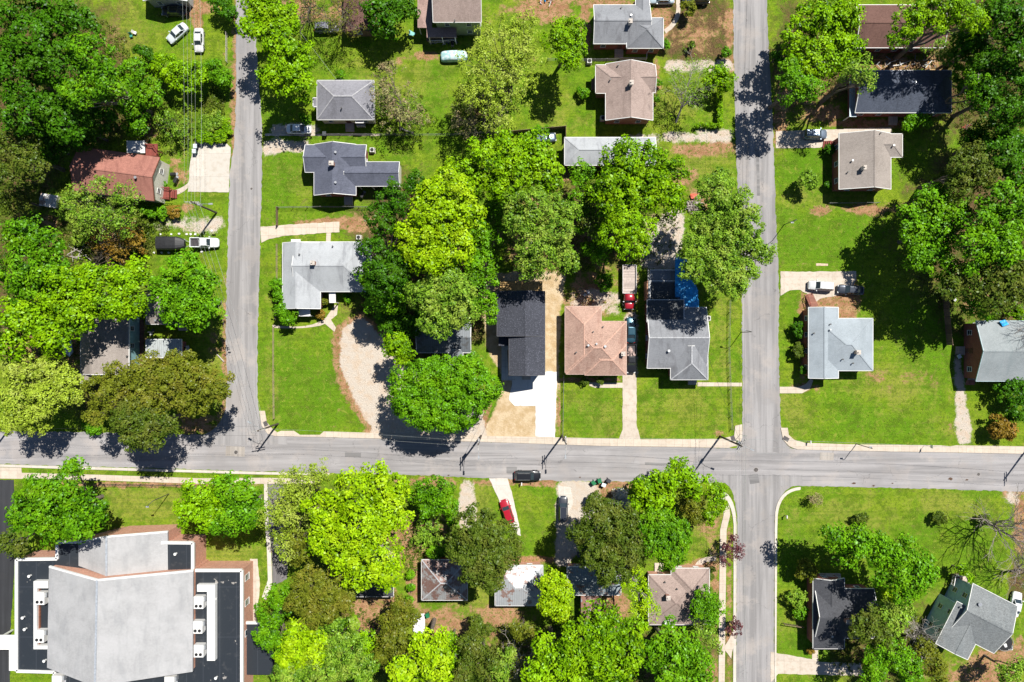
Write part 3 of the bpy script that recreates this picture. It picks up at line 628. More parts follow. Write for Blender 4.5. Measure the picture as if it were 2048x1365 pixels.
def house(label, roofs, roof, wall, h=3.3, pitch=.42, over=.42, trim=WHITE, chim=(), vents=(), rot=0, pivot=None, name='house', cat='house', cap=None, win=True, dr=None, dcol=None, zw=1.65, metal_vents=False):
    RR = [RoofRect(s, h, pitch, over, i) for i, s in enumerate(roofs)]
    gx = sum((r.x0 + r.x1) / 2 for r in RR) / len(RR); gy = sum((r.y0 + r.y1) / 2 for r in RR) / len(RR)
    pv = P(*pivot, h) if pivot else (gx, gy); ca, sa = math.cos(R(rot)), math.sin(R(rot))
    def T(x, y): x -= pv[0]; y -= pv[1]; return (pv[0] + x * ca - y * sa, pv[1] + x * sa + y * ca)
    root = thing(name, label, cat, (*T(gx, gy), 0))
    mr = MB(); mw = MB(); mf = MB(); mc = MB()
    for i, r in enumerate(RR):
        if r.typ == 'f':
            vs = [T(r.x0, r.y0), T(r.x1, r.y0), T(r.x1, r.y1), T(r.x0, r.y1)]; mr.prism(vs, r.h - .14, r.h)
        else:
            p = r.pts(); top = [(*T(x, y), z) for x, y, z in p]; bot = [(x, y, z - .17) for x, y, z in top]
            F = [(0, 1, 5, 4), (2, 3, 4, 5), (3, 0, 4), (1, 2, 5)]
            fl = r.ax == 'y'
            ff = []
            for k, f in enumerate(F):
                if (k == 2 and not r.e0) or (k == 3 and not r.e1): continue
                ff.append(f[::-1] if fl else f); ff.append(tuple(j + 6 for j in (f if fl else f[::-1])))
            per = [0, 1] + ([] if r.e1 else [5]) + [2, 3] + ([] if r.e0 else [4])
            for k in range(len(per)):
                a, b = per[k], per[(k + 1) % len(per)]; ff.append((a, a + 6, b + 6, b) if not fl else (b, b + 6, a + 6, a))
            mr.add(top + bot, ff)
            if trim is not None:
                for k in range(len(per)):
                    a, b = p[per[k]], p[per[(k + 1) % len(per)]]
                    strip(mf, (a[0], a[1], a[2] + .012), (b[0], b[1], b[2] + .012), .1, .22, T)
            strip(mc, (*p[4][:2], p[4][2] + .035), (*p[5][:2], p[5][2] + .035), .22, .05, T)
            for e, c1, c2, rr in ((r.e0, 0, 3, 4), (r.e1, 1, 2, 5)):
                if e:
                    for c in (c1, c2): strip(mc, (*p[c][:2], p[c][2] + .03), (*p[rr][:2], p[rr][2] + .03), .2, .05, T)
        if r.typ == 'f' and trim is not None:
            q = [(r.x0, r.y0), (r.x1, r.y0), (r.x1, r.y1), (r.x0, r.y1)]
            for k in range(4): strip(mf, (*q[k], r.h + .02), (*q[(k + 1) % 4], r.h + .02), .12, .2, T)
        if r.wall:
            o = r.over; a0, a1, b0, b1 = r.x0 + o, r.x1 - o, r.y0 + o, r.y1 - o
            if r.typ == 'f': mw.prism([T(a0, b0), T(a1, b0), T(a1, b1), T(a0, b1)], -.1, r.h - .15)
            else:
                sl_ = r.rise / (r.D / 2); zt = r.h + sl_ * o - .19; za = r.h + r.rise - .22
                if r.e0 and r.e1: mw.prism([T(a0, b0), T(a1, b0), T(a1, b1), T(a0, b1)], -.1, zt)
                else:
                    L0, L1 = (a0, a1) if r.ax == 'x' else (b0, b1); c0, c1 = (b0, b1) if r.ax == 'x' else (a0, a1)
                    mid = (r.y0 if r.ax == 'x' else r.x0) + r.D * r.ro
                    if r.e0: L0 += (r.D / 2 - o) * .02
                    prof = [(c0, -.1), (c1, -.1), (c1, zt), (mid, za), (c0, zt)]
                    lo = L0 if not r.e0 else L0 + r.D / 2; hi = L1 if not r.e1 else L1 - r.D / 2
                    if hi > lo + .1:
                        vs = [(*(T(u, c) if r.ax == 'x' else T(c, u)), z) for u in (lo, hi) for c, z in prof]
                        n = 5; fs = [tuple(range(n)), tuple(range(2 * n - 1, n - 1, -1))] + [(k, k + n, (k + 1) % n + n, (k + 1) % n) for k in range(n)]
                        mw.add(vs, [f if r.ax == 'x' else f[::-1] for f in fs])
                    if r.e0: mw.prism([T(*q) for q in ([(L0, c0 + .002), (lo, c0 + .002), (lo, c1 - .002), (L0, c1 - .002)] if r.ax == 'x' else [(c0 + .002, L0), (c1 - .002, L0), (c1 - .002, lo), (c0 + .002, lo)])], -.1, zt)
                    if r.e1: mw.prism([T(*q) for q in ([(hi, c0 + .002), (L1, c0 + .002), (L1, c1 - .002), (hi, c1 - .002)] if r.ax == 'x' else [(c0 + .002, hi), (c1 - .002, hi), (c1 - .002, L1), (c0 + .002, L1)])], -.1, zt)
    wo = mw.build('wall', wall, root) if mw.v else None
    ro = mr.build('roof', roof, root)
    if mc.v: mc.build('ridge_cap', cap or roof, ro)
    if mf.v: mf.build('fascia', trim, root)
    # windows on walls that no other wing covers
    if win:
        did = False
        for i, r in enumerate(RR):
            if not r.wall: continue
            o = r.over; sides = [((r.x0 + o, r.y0 + o), (r.x1 - o, r.y0 + o), -math.pi / 2), ((r.x1 - o, r.y0 + o), (r.x1 - o, r.y1 - o), 0), ((r.x1 - o, r.y1 - o), (r.x0 + o, r.y1 - o), math.pi / 2), ((r.x0 + o, r.y1 - o), (r.x0 + o, r.y0 + o), math.pi)]
            for k, (a, b, ang) in enumerate(sides):
                L = math.hypot(b[0] - a[0], b[1] - a[1]); n = int(L / 2.9)
                for j in range(n):
                    t = (j + .5) / n; cx, cy = a[0] + (b[0] - a[0]) * t, a[1] + (b[1] - a[1]) * t
                    if any(q is not r and q.wall and q.x0 + q.over - .6 < cx < q.x1 - q.over + .6 and q.y0 + q.over - .6 < cy < q.y1 - q.over + .6 for q in RR): continue
                    wa = ang
                    def TT(x, y, T=T): return T(x, y)
                    if dr is not None and not did and k == dr and j == n // 2:
                        door(root, TT, cx, cy, wa, dcol or m_plain('door_paint', (.12, .05, .04), .5)); did = True; continue
                    window(root, TT, cx, cy, zw, wa)
                    if r.h > 5: window(root, TT, cx, cy, zw + 2.7, wa)
    for c in chim:
        x, y = P(c[0], c[1], h + 1.2); m = c[2] if len(c) > 2 else BRICK
        z = max(max(q.z((x - pv[0]) * ca + (y - pv[1]) * sa + pv[0], -(x - pv[0]) * sa + (y - pv[1]) * ca + pv[1]) for q in RR), h) ; wd = c[3] if len(c) > 3 else .4
        co = MB().box(x - wd, y - .32, z - .5, x + wd, y + .32, z + 1.0, rot=R(rot)).build('chimney', m, ro)
        MB().box(x - wd - .08, y - .4, z + 1.0, x + wd + .08, y + .4, z + 1.1, rot=R(rot)).cyl(x - .12, y, z + 1.1, z + 1.35, .11).build('chimney_cap', m_plain('cap_stone', (.5, .45, .4), .9), root)
    for c in vents:
        x, y = P(c[0], c[1], h + .8); z = max(max(q.z((x - pv[0]) * ca + (y - pv[1]) * sa + pv[0], -(x - pv[0]) * sa + (y - pv[1]) * ca + pv[1]) for q in RR), h); r_ = c[2] if len(c) > 2 else .09
        MB().cyl(x, y, z - .3, z + .4, r_, 10).cyl(x, y, z + .4, z + .46, r_ * 1.6, 10).build('roof_vent', METAL if len(c) > 2 else m_plain('dark_pipe', (.08, .08, .08), .5), ro)
    root['_h'] = h
    del root['_h']
    return root
def part_box(parent, nm, m, x0, y0, x1, y1, z0, z1, tilt=0.0):
    """box part from a rectangle seen in the photo at height z1; tilt lowers its far edge"""
    (a, d), (c, b) = P(x0, y0, z1), P(x1, y1, z1); mb = MB().box(a, b, z0, c, d, z1)
    if tilt:
        mb.v = [(x, y, z - (tilt if y < (b + d) / 2 else 0)) for x, y, z in mb.v]
    return mb.build(nm, m, parent)
def posts(parent, pts, z, m=WHITE, r=.07):
    for (px, py) in pts:
        x, y = P(px, py, z); MB().box(x - r, y - r, -.1, x + r, y + r, z - .14).build('post', m, parent)
def railing(parent, pts, z0, m, hh=.9, z1=None):
    mb = MB(); q = [P(a, b, z0 + hh) for a, b in pts]
    for (a, b) in zip(q[:-1], q[1:]):
        d = math.hypot(b[0] - a[0], b[1] - a[1]); n = max(1, int(d / .3))
        for k in range(n + 1):
            x, y = a[0] + (b[0] - a[0]) * k / n, a[1] + (b[1] - a[1]) * k / n; s = .05 if k in (0, n) else .02
            mb.box(x - s, y - s, z0, x + s, y + s, z0 + hh - .03)
        strip(mb, (*a, z0 + hh + .03), (*b, z0 + hh + .03), .12, .05); strip(mb, (*a, z0 + .2), (*b, z0 + .2), .05, .04)
    return mb.build('railing', m, parent)
def steps(parent, px, py, dx, dy, z, wd, m, n=4):
    """flight of n steps falling from height z along (dx, dy)"""
    mb = MB(); x, y = P(px, py, z); L = math.hypot(dx, dy); ux, uy = dx / L, dy / L; nx_, ny_ = -uy, ux
    for k in range(n):
        zt = z * (1 - (k + 1) / (n + 1)); a = .32 * k; c = [(x + ux * a + nx_ * s * wd / 2, y + uy * a + ny_ * s * wd / 2) for s in (-1, 1)] + [(x + ux * (a + .33) + nx_ * s * wd / 2, y + uy * (a + .33) + ny_ * s * wd / 2) for s in (1, -1)]
        mb.prism(c, max(-.05, zt - .17), zt)
    return mb.build('steps', m, parent)

# ------------------------------------------------------------------ vehicles
def paint(key, c, metal=.0, rough=.3):
    if key in MATS: return MATS[key]
    n = NT(key); n.col(n.mix(n.mapr(n.noise(6, 4), .35, .75, 0, .12), c, mul(c, .7))); n.b.inputs['Metallic'].default_value = metal
    n.b.inputs['Roughness'].default_value = rough; n.b.inputs['Coat Weight'].default_value = .6; n.b.inputs['Coat Roughness'].default_value = .08
    MATS[key] = n.m; return n.m
def loft(secs):
    """secs: (x, half width, z bottom, z shoulder, z top)"""
    mb = MB(); n = 0; vs = []; fs = []
    for (x, w_, zb, zs, zt) in secs:
        ring = [(x, -w_ * .88, zb), (x, -w_ * .99, zb + .12), (x, -w_, (zb + zs) / 2 + .05), (x, -w_ * .97, zs), (x, -w_ * .8, zs + (zt - zs) * .75), (x, -w_ * .4, zt), (x, 0, zt + .01)]
        ring += [(a, -b, c) for a, b, c in ring[-2::-1]]; n = len(ring); vs += ring
    for i in range(len(secs) - 1):
        for k in range(n - 1): fs.append((i * n + k, i * n + k + 1, (i + 1) * n + k + 1, (i + 1) * n + k))
        fs.append((i * n + n - 1, i * n, (i + 1) * n, (i + 1) * n + n - 1))
    fs.append(tuple(range(n - 1, -1, -1))); fs.append(tuple((len(secs) - 1) * n + k for k in range(n)))
    mb.add(vs, fs); return mb
def quadplate(mb, pts, t=.02):
    """thin shell over four corner points"""
    p = [Vector(q) for q in pts]; nrm = (p[1] - p[0]).cross(p[3] - p[0]).normalized(); nrm = nrm if nrm.z >= 0 else -nrm
    mb.add([tuple(q + nrm * t) for q in p] + [tuple(q - nrm * .01) for q in p], [(0, 1, 2, 3), (7, 6, 5, 4), (0, 4, 5, 1), (1, 5, 6, 2), (2, 6, 7, 3), (3, 7, 4, 0)])
def wheels(root, xs, y, r=.33, w_=.22):
    for x in xs:
        for s in (-1, 1):
            o = MB().tube([(x, s * y - w_ / 2 * s, r), (x, s * y + w_ / 2 * s, r)], [r, r], 18).build('wheel', BLACK, root, world=False)
            MB().tube([(x, s * y + w_ / 2 * s, r), (x, s * (y + .01) + w_ / 2 * s, r)], [r * .6, r * .55], 12).build('rim', METAL, o, world=False)
def lights(root, xf, xr, y, z):
    hl = m_plain('headlight_glass', (.6, .62, .62), .1, 0, .05); tl = m_plain('tail_light_glass', (.35, .01, .01), .2, 0, .05)
    for s in (-1, 1):
        MB().box(xf - .28, s * y - .14, z - .02, xf - .04, s * y + .14, z + .09).build('headlight', hl, root, world=False)
        MB().box(xr + .02, s * y - .13, z + .05, xr + .16, s * y + .13, z + .2).build('taillight', tl, root, world=False)
def car(px, py, ang, label, typ='sedan', c=(.7, .7, .7), key=None, L=4.7, W=1.8, name=None, cat='car', metal=0., base_z=0.0):
    x, y = P(px, py, .8); root = thing(name or {'sedan': 'parked_car', 'suv': 'parked_suv', 'hatch': 'parked_car', 'pickup': 'pickup_truck'}[typ], label, cat, (x, y, base_z), R(ang))
    pm = paint(key or 'paint_%d_%d_%d' % tuple(int(q * 100) for q in c), c, metal); k = L / 4.7; w_ = W / 2; big = typ in ('suv', 'pickup'); up = .18 if big else 0
    S = [(2.36, .52, .3, .48, .54), (2.3, .76, .27, .56, .64), (2.16, .89, .24, .64, .74), (1.9, .96, .22, .72, .82), (1.2, .99, .2, .8, .93), (.9, 1, .2, .86, .98), (-.4, 1, .2, .88, .98), (-1.5, .99, .2, .88, .99), (-2.0, .95, .22, .86, .98), (-2.22, .88, .25, .78, .92), (-2.32, .76, .28, .68, .8), (-2.37, .58, .3, .55, .64)]
    loft([(a * k, b * w_, z0 + up * .4, z1 + up, z2 + up) for a, b, z0, z1, z2 in S]).build('body', pm, root, world=False, smooth=True)
    zb, zr = .93 + up, (1.42 if not big else 1.72)
    if typ == 'sedan': a0, a1, a2, a3 = 1.12, .42, -.85, -1.62
    elif typ == 'hatch': a0, a1, a2, a3 = 1.1, .4, -1.45, -2.05
    elif typ == 'suv': a0, a1, a2, a3 = 1.12, .5, -1.85, -2.22
    else: a0, a1, a2, a3 = 1.05, .55, -.35, -.62
    a0, a1, a2, a3 = a0 * k, a1 * k, a2 * k, a3 * k; wb, wt = w_ * .86, w_ * .68
    g = MB(); vs = [(a0, -wb * .86, zb), (a0, wb * .86, zb), (a1, wt, zr), (a1, -wt, zr), (a2, -wt, zr), (a2, wt, zr), (a3, wb * .88, zb), (a3, -wb * .88, zb), (a1 * .9, wb, zb), (a2, wb, zb), (a1 * .9, -wb, zb), (a2, -wb, zb)]
    g.add(vs, [(0, 1, 2, 3), (3, 2, 5, 4), (4, 5, 6, 7), (1, 8, 2), (8, 9, 5, 2), (9, 6, 5), (0, 3, 10), (10, 3, 4, 11), (11, 4, 7)]); g.build('windows', GLASS, root, world=False)
    rp = MB(); sx = .1 * k
    ring = []
    for z_, ww, e in ((zr - .02, wt * 1.02, sx), (zr + .035, wt * .97, sx * .7), (zr + .055, wt * .6, -sx)):
        ring += [(a2 - e, -ww, z_), (a2 - e, ww, z_), (a1 + e * .6, ww, z_), (a1 + e * .6, -ww, z_)]
    rp.add(ring, [(0, 1, 5, 4), (1, 2, 6, 5), (2, 3, 7, 6), (3, 0, 4, 7), (4, 5, 9, 8), (5, 6, 10, 9), (6, 7, 11, 10), (7, 4, 8, 11), (8, 9, 10, 11)])
    for s in (-1, 1):
        rp.tube([(a0, s * wb * .86, zb), (a1, s * wt, zr)], .045, 5); rp.tube([(a2, s * wt, zr), (a3, s * wb * .88, zb)], .06, 5); rp.tube([((a1 + a2) / 2, s * wt, zr), ((a1 + a2) / 2, s * wb, zb)], .04, 5)
    rp.build('roof', pm, root, world=False)
    if typ == 'suv':
        for s in (-1, 1): MB().tube([(a1 - .1, s * wt * .9, zr + .08), (a2 + .1, s * wt * .9, zr + .08)], .025, 5).build('roof_rail', METAL, root, world=False)
    for s in (-1, 1): MB().box(a0 - .25, s * (w_ + .1) - .1, zb - .02, a0 - .08, s * (w_ + .1) + .1, zb + .13).build('mirror', pm, root, world=False)
    wheels(root, (1.42 * k, -1.4 * k), w_ - .1, .33 if not big else .38); lights(root, 2.35 * k, -2.35 * k, w_ * .68, .62 + up)
    if typ == 'pickup':
        zt = .98 + up; MB().box(-2.28 * k, -w_ * .8, zt + .0, -.75 * k, w_ * .8, zt + .03).build('bed_liner', m_plain('bed_rubber', (.05, .045, .05), .8), root, world=False)
        b = MB(); 
        for s in (-1, 1): b.box(-2.33 * k, s * w_ * .9 - .07, zt - .2, -.7 * k, s * w_ * .9 + .07, zt + .38)
        b.box(-2.36 * k, -w_ * .9, zt - .2, -2.27 * k, w_ * .9, zt + .36).box(-.72 * k, -w_ * .85, zt - .1, -.64 * k, w_ * .85, zt + .36); b.build('bed_sides', pm, root, world=False)
    return root

# ------------------------------------------------------------------ the houses
SH = {k: m_shingle('shingle_' + k, *a) for k, a in {
 'redbrown': ((.36, .165, .13), .2, (.2, .085, .07), .5), 'grey': ((.25, .25, .28), .2, (.1, .1, .11), .35), 'slate': ((.115, .125, .165), .28, None, .3),
 'silver': ((.40, .42, .44), .1, (.24, .25, .27), .7), 'dark': ((.075, .078, .088), .3, None, .2), 'black': ((.06, .064, .08), .35, None, .1, .8),
 'pink': ((.42, .28, .225), .3, (.25, .13, .1), .5), 'mid': ((.25, .26, .28), .15, (.12, .12, .13), .6), 'taupe': ((.34, .265, .235), .25, (.2, .15, .13), .4),
 'brown': ((.15, .085, .07), .25, (.07, .04, .035), .5), 'blue': ((.085, .1, .135), .35, None, .4), 'bluegrey': ((.33, .375, .41), .12, (.26, .3, .33), .5),
 'warm': ((.31, .275, .25), .2, (.2, .17, .15), .4), 'sage': ((.28, .31, .32), .15, (.2, .24, .25), .5), 'sagedk': ((.2, .215, .22), .35, (.1, .12, .13), .3)}.items()}
SID = {k: m_siding('siding_' + k, c) for k, c in {'white': (.72, .7, .62), 'cream': (.68, .62, .5), 'teal': (.34, .5, .64), 'sky': (.28, .5, .55), 'grey': (.35, .36, .36), 'green': (.3, .36, .22), 'brown': (.2, .13, .09)}.items()}
BR_D = m_brick('dark_red_brick', (.28, .07, .05), (.3, .22, .18))
# dull red house on the west side of the first street, turned a little
h1 = house('low red-brown shingled house with cream end wall and maroon porch steps', [(151, 304, 315, 392, 'x00', {'ro': .5}), (200, 300, 290, 360, 'y00', {'wall': False, 'h': 4.45, 'pitch': .3})][:1], SH['redbrown'], SID['white'], h=4.3, pitch=.42, rot=-7.5, pivot=(233, 346), over=.35, vents=[(277, 358, .16), (279, 388)], dr=None, zw=2.6, trim=m_plain('maroon_trim', (.17, .06, .04), .6))
part_box(h1, 'deck', REDWOOD, 318, 374, 338, 396, .7, .95); railing(h1, [(318, 374), (338, 376)], .95, REDWOOD); railing(h1, [(319, 396), (338, 398)], .95, REDWOOD); steps(h1, 339, 387, 1, 0, .95, 1.6, REDWOOD, 3)
part_box(h1, 'porch_roof', WHITE, 253, 282, 289, 306, 3.2, 3.3, .15); part_box(h1, 'deck', REDWOOD, 288, 288, 315, 312, 2.3, 2.45); railing(h1, [(289, 288), (303, 290)], 2.45, REDWOOD); railing(h1, [(303, 290), (313, 302), (312, 312)], 2.45, REDWOOD)
posts(h1, [(254, 284), (254, 304), (288, 285)], 3.2); posts(h1, [(300, 290), (312, 300)], 2.4, REDWOOD)
h2 = house('square grey hip-roofed house north of the slate-roofed brick house', [(634, 161, 748, 240, 'x11'), (626, 196, 650, 214, 'f', {'wall': False, 'h': 3.0}), (711, 236, 727, 246, 'f', {'wall': False, 'h': 3.05})], SH['grey'], SID['cream'], h=3.5, pitch=.55, vents=[(684, 218)], dr=0, cap=m_plain('ridge_tile_grey', (.36, .36, .38), .9))
posts(h2, [(628, 198), (628, 212)], 3.0); part_box(h2, 'deck', CONCD, 712, 240, 730, 252, .1, .6); railing(h2, [(714, 252), (729, 252)], .6, WHITE)
h3 = house('dark red brick house with an L-shaped slate blue roof', [(628, 289, 712, 391, 'y00'), (610, 290, 733, 345, 'x00'), (690, 324, 799, 373, 'x00', {'wall': False})], SH['slate'], BR_D, h=3.3, pitch=.45, chim=[(667, 331, BRICK, .35)], vents=[(674, 308, .14), (674, 368, .14)], dr=0)
part_box(h3, 'carport_floor', CONCD, 714, 326, 796, 372, -.05, .06); part_box(h3, 'wall_panel', SID['white'], 794, 326, 797, 371, 0, 3.1)
posts(h3, [(716, 371), (742, 371), (768, 371), (794, 371)], 3.2)
h4 = house('pale grey L-shaped house with brick chimney next to the big tree mass', [(565, 486, 641, 618, 'y00', {'ro': .42}), (590, 484, 742, 584, 'x01')], SH['silver'], BR_D, h=3.3, pitch=.40, chim=[(630, 528, BRICK, .32)], vents=[(601, 510), (665, 493)], dr=1)
part_box(h4, 'awning', WHITE, 658, 585, 671, 606, 2.6, 2.68, .2); part_box(h4, 'awning', WHITE, 597, 619, 620, 633, 2.3, 2.36, .3); part_box(h4, 'awning', WHITE, 582, 479, 601, 487, 2.6, 2.66)
posts(h4, [(659, 605), (670, 605), (598, 632), (619, 632)], 2.5)
h5 = house('dark grey house mostly hidden between the two largest middle trees', [(833, 645, 942, 706, 'x00'), (898, 700, 926, 730, 'y00')], m_metalroof('painted_roof', (.16, .18, .2), (.1, .1, .1), .2), SID['grey'], h=3.0, pitch=.3)
h6 = house('tall new house with black shingle roof on straw-covered ground', [(994, 583, 1090, 673, 'y00', {'ro': .58}), (1018, 660, 1090, 751, 'y00', {'ro': .46, 'pitch': .38})], SH['black'], SID['white'], h=5.6, pitch=.36, trim=m_plain('dark_gutter', (.08, .08, .09), .6), vents=[(1010, 600), (1012, 590)], dr=0, name='house')
part_box(h6, 'porch_roof', SH['black'], 997, 673, 1018, 692, 3.3, 3.45); posts(h6, [(1004, 692), (1016, 692)], 3.3, WHITE, .1); part_box(h6, 'porch_floor', MATS['porch_concrete'], 1003, 674, 1017, 700, -.05, .3)
part_box(h6, 'deck', RAWWOOD, 1000, 563, 1085, 583, 2.4, 2.6); railing(h6, [(1000, 580), (1000, 566), (1084, 566), (1084, 580)], 2.6, RAWWOOD); posts(h6, [(1002, 568), (1040, 568), (1082, 568)], 2.5, RAWWOOD, .09)
h7 = house('pinkish brown hip-roofed house between the new house and the narrow drive', [(1130, 613, 1203, 746, 'y11'), (1132, 643, 1253, 749, 'x11'), (1169, 690, 1253, 751, 'x11', {'h': 3.55}), ], SH['pink'], BR_D, h=3.4, pitch=.46, chim=[(1246, 708, m_plain('painted_chimney', (.5, .42, .36), .9), .3)], vents=[(1175, 691, .13), (1191, 688, .11), (1208, 693, .15), (1152, 705), (1186, 664), (1206, 654)], trim=m_plain('pink_fascia', (.5, .36, .3), .6), cap=m_plain('ridge_pink', (.5, .31, .24), .95), dr=0)
h8 = house('large grey house with flat dark rear roofs and blue tarpaulin by the corner lawn', [(1294, 615, 1413, 737, 'x00'), (1341, 692, 1416, 760, 'y10', {'pitch': .52}), (1300, 540, 1354, 566, 'f', {'h': 3.0}), (1298, 562, 1366, 601, 'f', {'h': 3.15}), (1294, 600, 1368, 645, 'f', {'h': 4.3})], SH['mid'], BR_D, h=3.6, pitch=.36, vents=[(1336, 702, .16), (1293, 628)], cap=m_plain('ridge_light', (.40, .41, .43), .9), dr=0)
part_box(h8, 'wall_rendered', m_plain('orange_render', (.55, .3, .18), .9), 1294, 562, 1300, 600, 0, 2.9); part_box(h8, 'roof_slab', m_plain('bitumen_roof', (.07, .075, .08), .9), 1302, 565, 1355, 600, 3.14, 3.2); part_box(h8, 'roof_slab', m_plain('bitumen_roof', (.07, .075, .08), .9), 1295, 601, 1367, 644, 4.3, 4.42)
for a in [(1296, 540, 1297, 562), (1300, 540, 1352, 541), (1300, 560, 1301, 600)]: part_box(h8, 'beam', WHITE, *a, 3.2, 3.35)
h9 = house('grey brick house with hipped front bay and white eaves near the top street', [(1187, 10, 1300, 88, 'x00'), (1253, 36, 1327, 97, 'y11', {'pitch': .5, 'h': 3.45}), (1271, -20, 1299, 30, 'y00')], SH['mid'], BR_D, h=3.4, pitch=.42, chim=[(1259, 48, m_plain('white_chimney', (.6, .58, .55), .9), .28)], vents=[(1243, 14), (1261, 34, .1)], dr=0)
h10 = house('taupe-roofed red brick house with white corner eaves and centre chimney', [(1211, 128, 1306, 241, 'y00'), (1191, 130, 1262, 187, 'x10'), (1260, 130, 1311, 186, 'x00', {'pitch': .4})], SH['taupe'], BRICK, h=3.5, pitch=.42, chim=[(1260, 172, m_plain('white_chimney', (.6, .58, .55), .9), .28)], vents=[(1220, 161), (1236, 132)], dr=1)
part_box(h10, 'deck', DKWOOD, 1183, 158, 1192, 180, .2, .6); 
h11 = house('long light grey hip-roofed house below the taupe-roofed brick house', [(1129, 275, 1311, 331, 'x10')], SH['silver'], BR_D, h=3.2, pitch=.42, vents=[(1237, 277)], dr=0)
h12 = house('two-storey greenish sided house with wrap-around porch roof at the top', [(866, -40, 963, 45, 'x00')], SH['taupe'], SID['green'], h=6.0, pitch=.4, vents=[(909, 39)])
part_box(h12, 'porch_roof', m_shingle('porch_shingle', (.36, .25, .22)), 835, -20, 864, 56, 3.0, 3.15); part_box(h12, 'porch_roof', m_shingle('porch_shingle', (.36, .25, .22)), 853, 56, 913, 74, 2.95, 3.1, .3); part_box(h12, 'porch_floor', DKWOOD, 853, 58, 911, 82, .1, .5); railing(h12, [(858, 82), (911, 80)], .5, WHITE); posts(h12, [(858, 74), (884, 74), (910, 74), (838, 54)], 3.0)
h13 = house('pale blue-grey roofed house cut by the top edge', [(286, -90, 374, 2, 'y00')], SH['bluegrey'], SID['grey'], h=3.3, pitch=.4)
h14 = house('small near-black shed roof in deep tree shade', [(687, -30, 745, 64, 'y00')], SH['brown'], SID['brown'], h=2.8, pitch=.25, name='shed', cat='shed', trim=None)
h15 = house('long brown-roofed house under the leaning tree in the top right', [(1712, 10, 1889, 96, 'x00')], SH['brown'], BR_D, h=3.3, pitch=.36, vents=[(1835, 71)])
h16 = house('dark blue-grey roofed house with pale awnings and rubble behind', [(1710, 141, 1903, 226, 'x01')], SH['blue'], BR_D, h=3.5, pitch=.42, vents=[(1826, 168, .12)], dr=0)
part_box(h16, 'awning', m_metalroof('pale_blue_awning', (.42, .52, .56), (.3, .3, .3), .1), 1699, 158, 1713, 234, 2.7, 2.8); part_box(h16, 'awning', m_metalroof('pale_blue_awning', (.42, .52, .56)), 1760, 217, 1885, 227, 2.8, 2.87, .2); part_box(h16, 'deck', RAWWOOD, 1854, 139, 1881, 150, .3, .8); posts(h16, [(1701, 160), (1701, 232)], 2.7)
h17 = house('warm grey gabled brick house with rear wing and red front steps', [(1678, 267, 1782, 379, 'y00', {'ro': .58}), (1740, 268, 1805, 315, 'x01')], SH['warm'], BR_D, h=3.5, pitch=.4, chim=[(1724, 338, m_plain('white_chimney', (.6, .58, .55), .9), .22)], vents=[(1704, 322, .1), (1757, 269), (1697, 344), (1786, 292, .1)], dr=None)
part_box(h17, 'deck', REDWOOD, 1664, 284, 1678, 302, .5, 1.0); steps(h17, 1664, 290, -1, .15, 1.0, 1.6, REDWOOD, 4)
h18 = house('light blue-grey roofed house right of the second street with round hedges', [(1617, 615, 1677, 757, 'y00', {'ro': .45}), (1630, 637, 1746, 742, 'x11'), ], SH['bluegrey'], BR_D, h=3.4, pitch=.38, chim=[(1711, 705, m_plain('tan_chimney', (.55, .42, .3), .9), .3)], vents=[(1660, 649), (1659, 660, .1), (1629, 667), (1706, 727), (1684, 719)], dr=1)
steps(h18, 1629, 614, -.25, 1, 1.1, 1.5, m_planks('step_boards', (.3, .13, .09), .3, 'Y'), 8); railing(h18, [(1622, 612), (1616, 592)], .5, REDWOOD)
h19 = house('sage grey roofed red brick house cut by the right edge', [(1952, 642, 2090, 763, 'x00')], SH['sage'], BR_D, h=3.9, pitch=.36, trim=m_plain('pale_blue_fascia', (.4, .52, .56), .5), dr=3)
steps(h19, 1946, 757, 0, -1, .9, 1.6, BRICK, 4)
h20 = house('rusty brown hip-roofed bungalow shaded by the round olive tree', [(843, 1120, 935, 1201, 'x11')], m_metalroof('rusty_shingle', (.36, .36, .36), (.19, .09, .065), .8), BR_D, h=3.1, pitch=.45, cap=m_plain('ridge_light', (.40, .41, .43), .9))
h21 = house('silver grey metal-roofed bungalow with rust along its lower edge', [(990, 1131, 1086, 1212, 'x11')], m_metalroof('silver_roof', (.46, .48, .5), (.26, .13, .09), .2), BRICK2, h=3.1, pitch=.42, vents=[(1056, 1175, .12)])
h22 = house('blue-grey ribbed metal-roofed house with a rusted rear lean-to', [(1134, 1134, 1242, 1191, 'x01')], m_metalroof('bluegrey_metal', (.27, .32, .34), (.3, .14, .08), .15), BRICK2, h=3.2, pitch=.25, vents=[(1183, 1174, .16), (1162, 1174)])
part_box(h22, 'lean_to_roof', m_metalroof('rusted_metal', (.3, .36, .38), (.30, .12, .07), 1.1), 1162, 1189, 1203, 1252, 2.6, 2.72, .2); part_box(h22, 'lean_to_wall', SID['grey'], 1165, 1190, 1200, 1248, -.1, 2.38)
h23 = house('taupe-roofed brick house with chimney and satellite dishes beside the lower street', [(1297, 1150, 1400, 1250, 'x11'), (1342, 1137, 1419, 1249, 'y11')], SH['taupe'], BRICK2, h=3.2, pitch=.4, chim=[(1334, 1192, BRICK, .3)], vents=[(1330, 1165), (1353, 1177)], dr=2, cap=m_plain('ridge_taupe', (.24, .18, .16), .95))
h24 = house('dark slate house with white-edged roof and brick chimney, lower right', [(1626, 1157, 1689, 1298, 'y10'), (1630, 1178, 1748, 1277, 'x00')], SH['dark'], BR_D, h=3.5, pitch=.42, chim=[(1690, 1237, BRICK, .5)], vents=[(1661, 1270, .1)], dr=0)
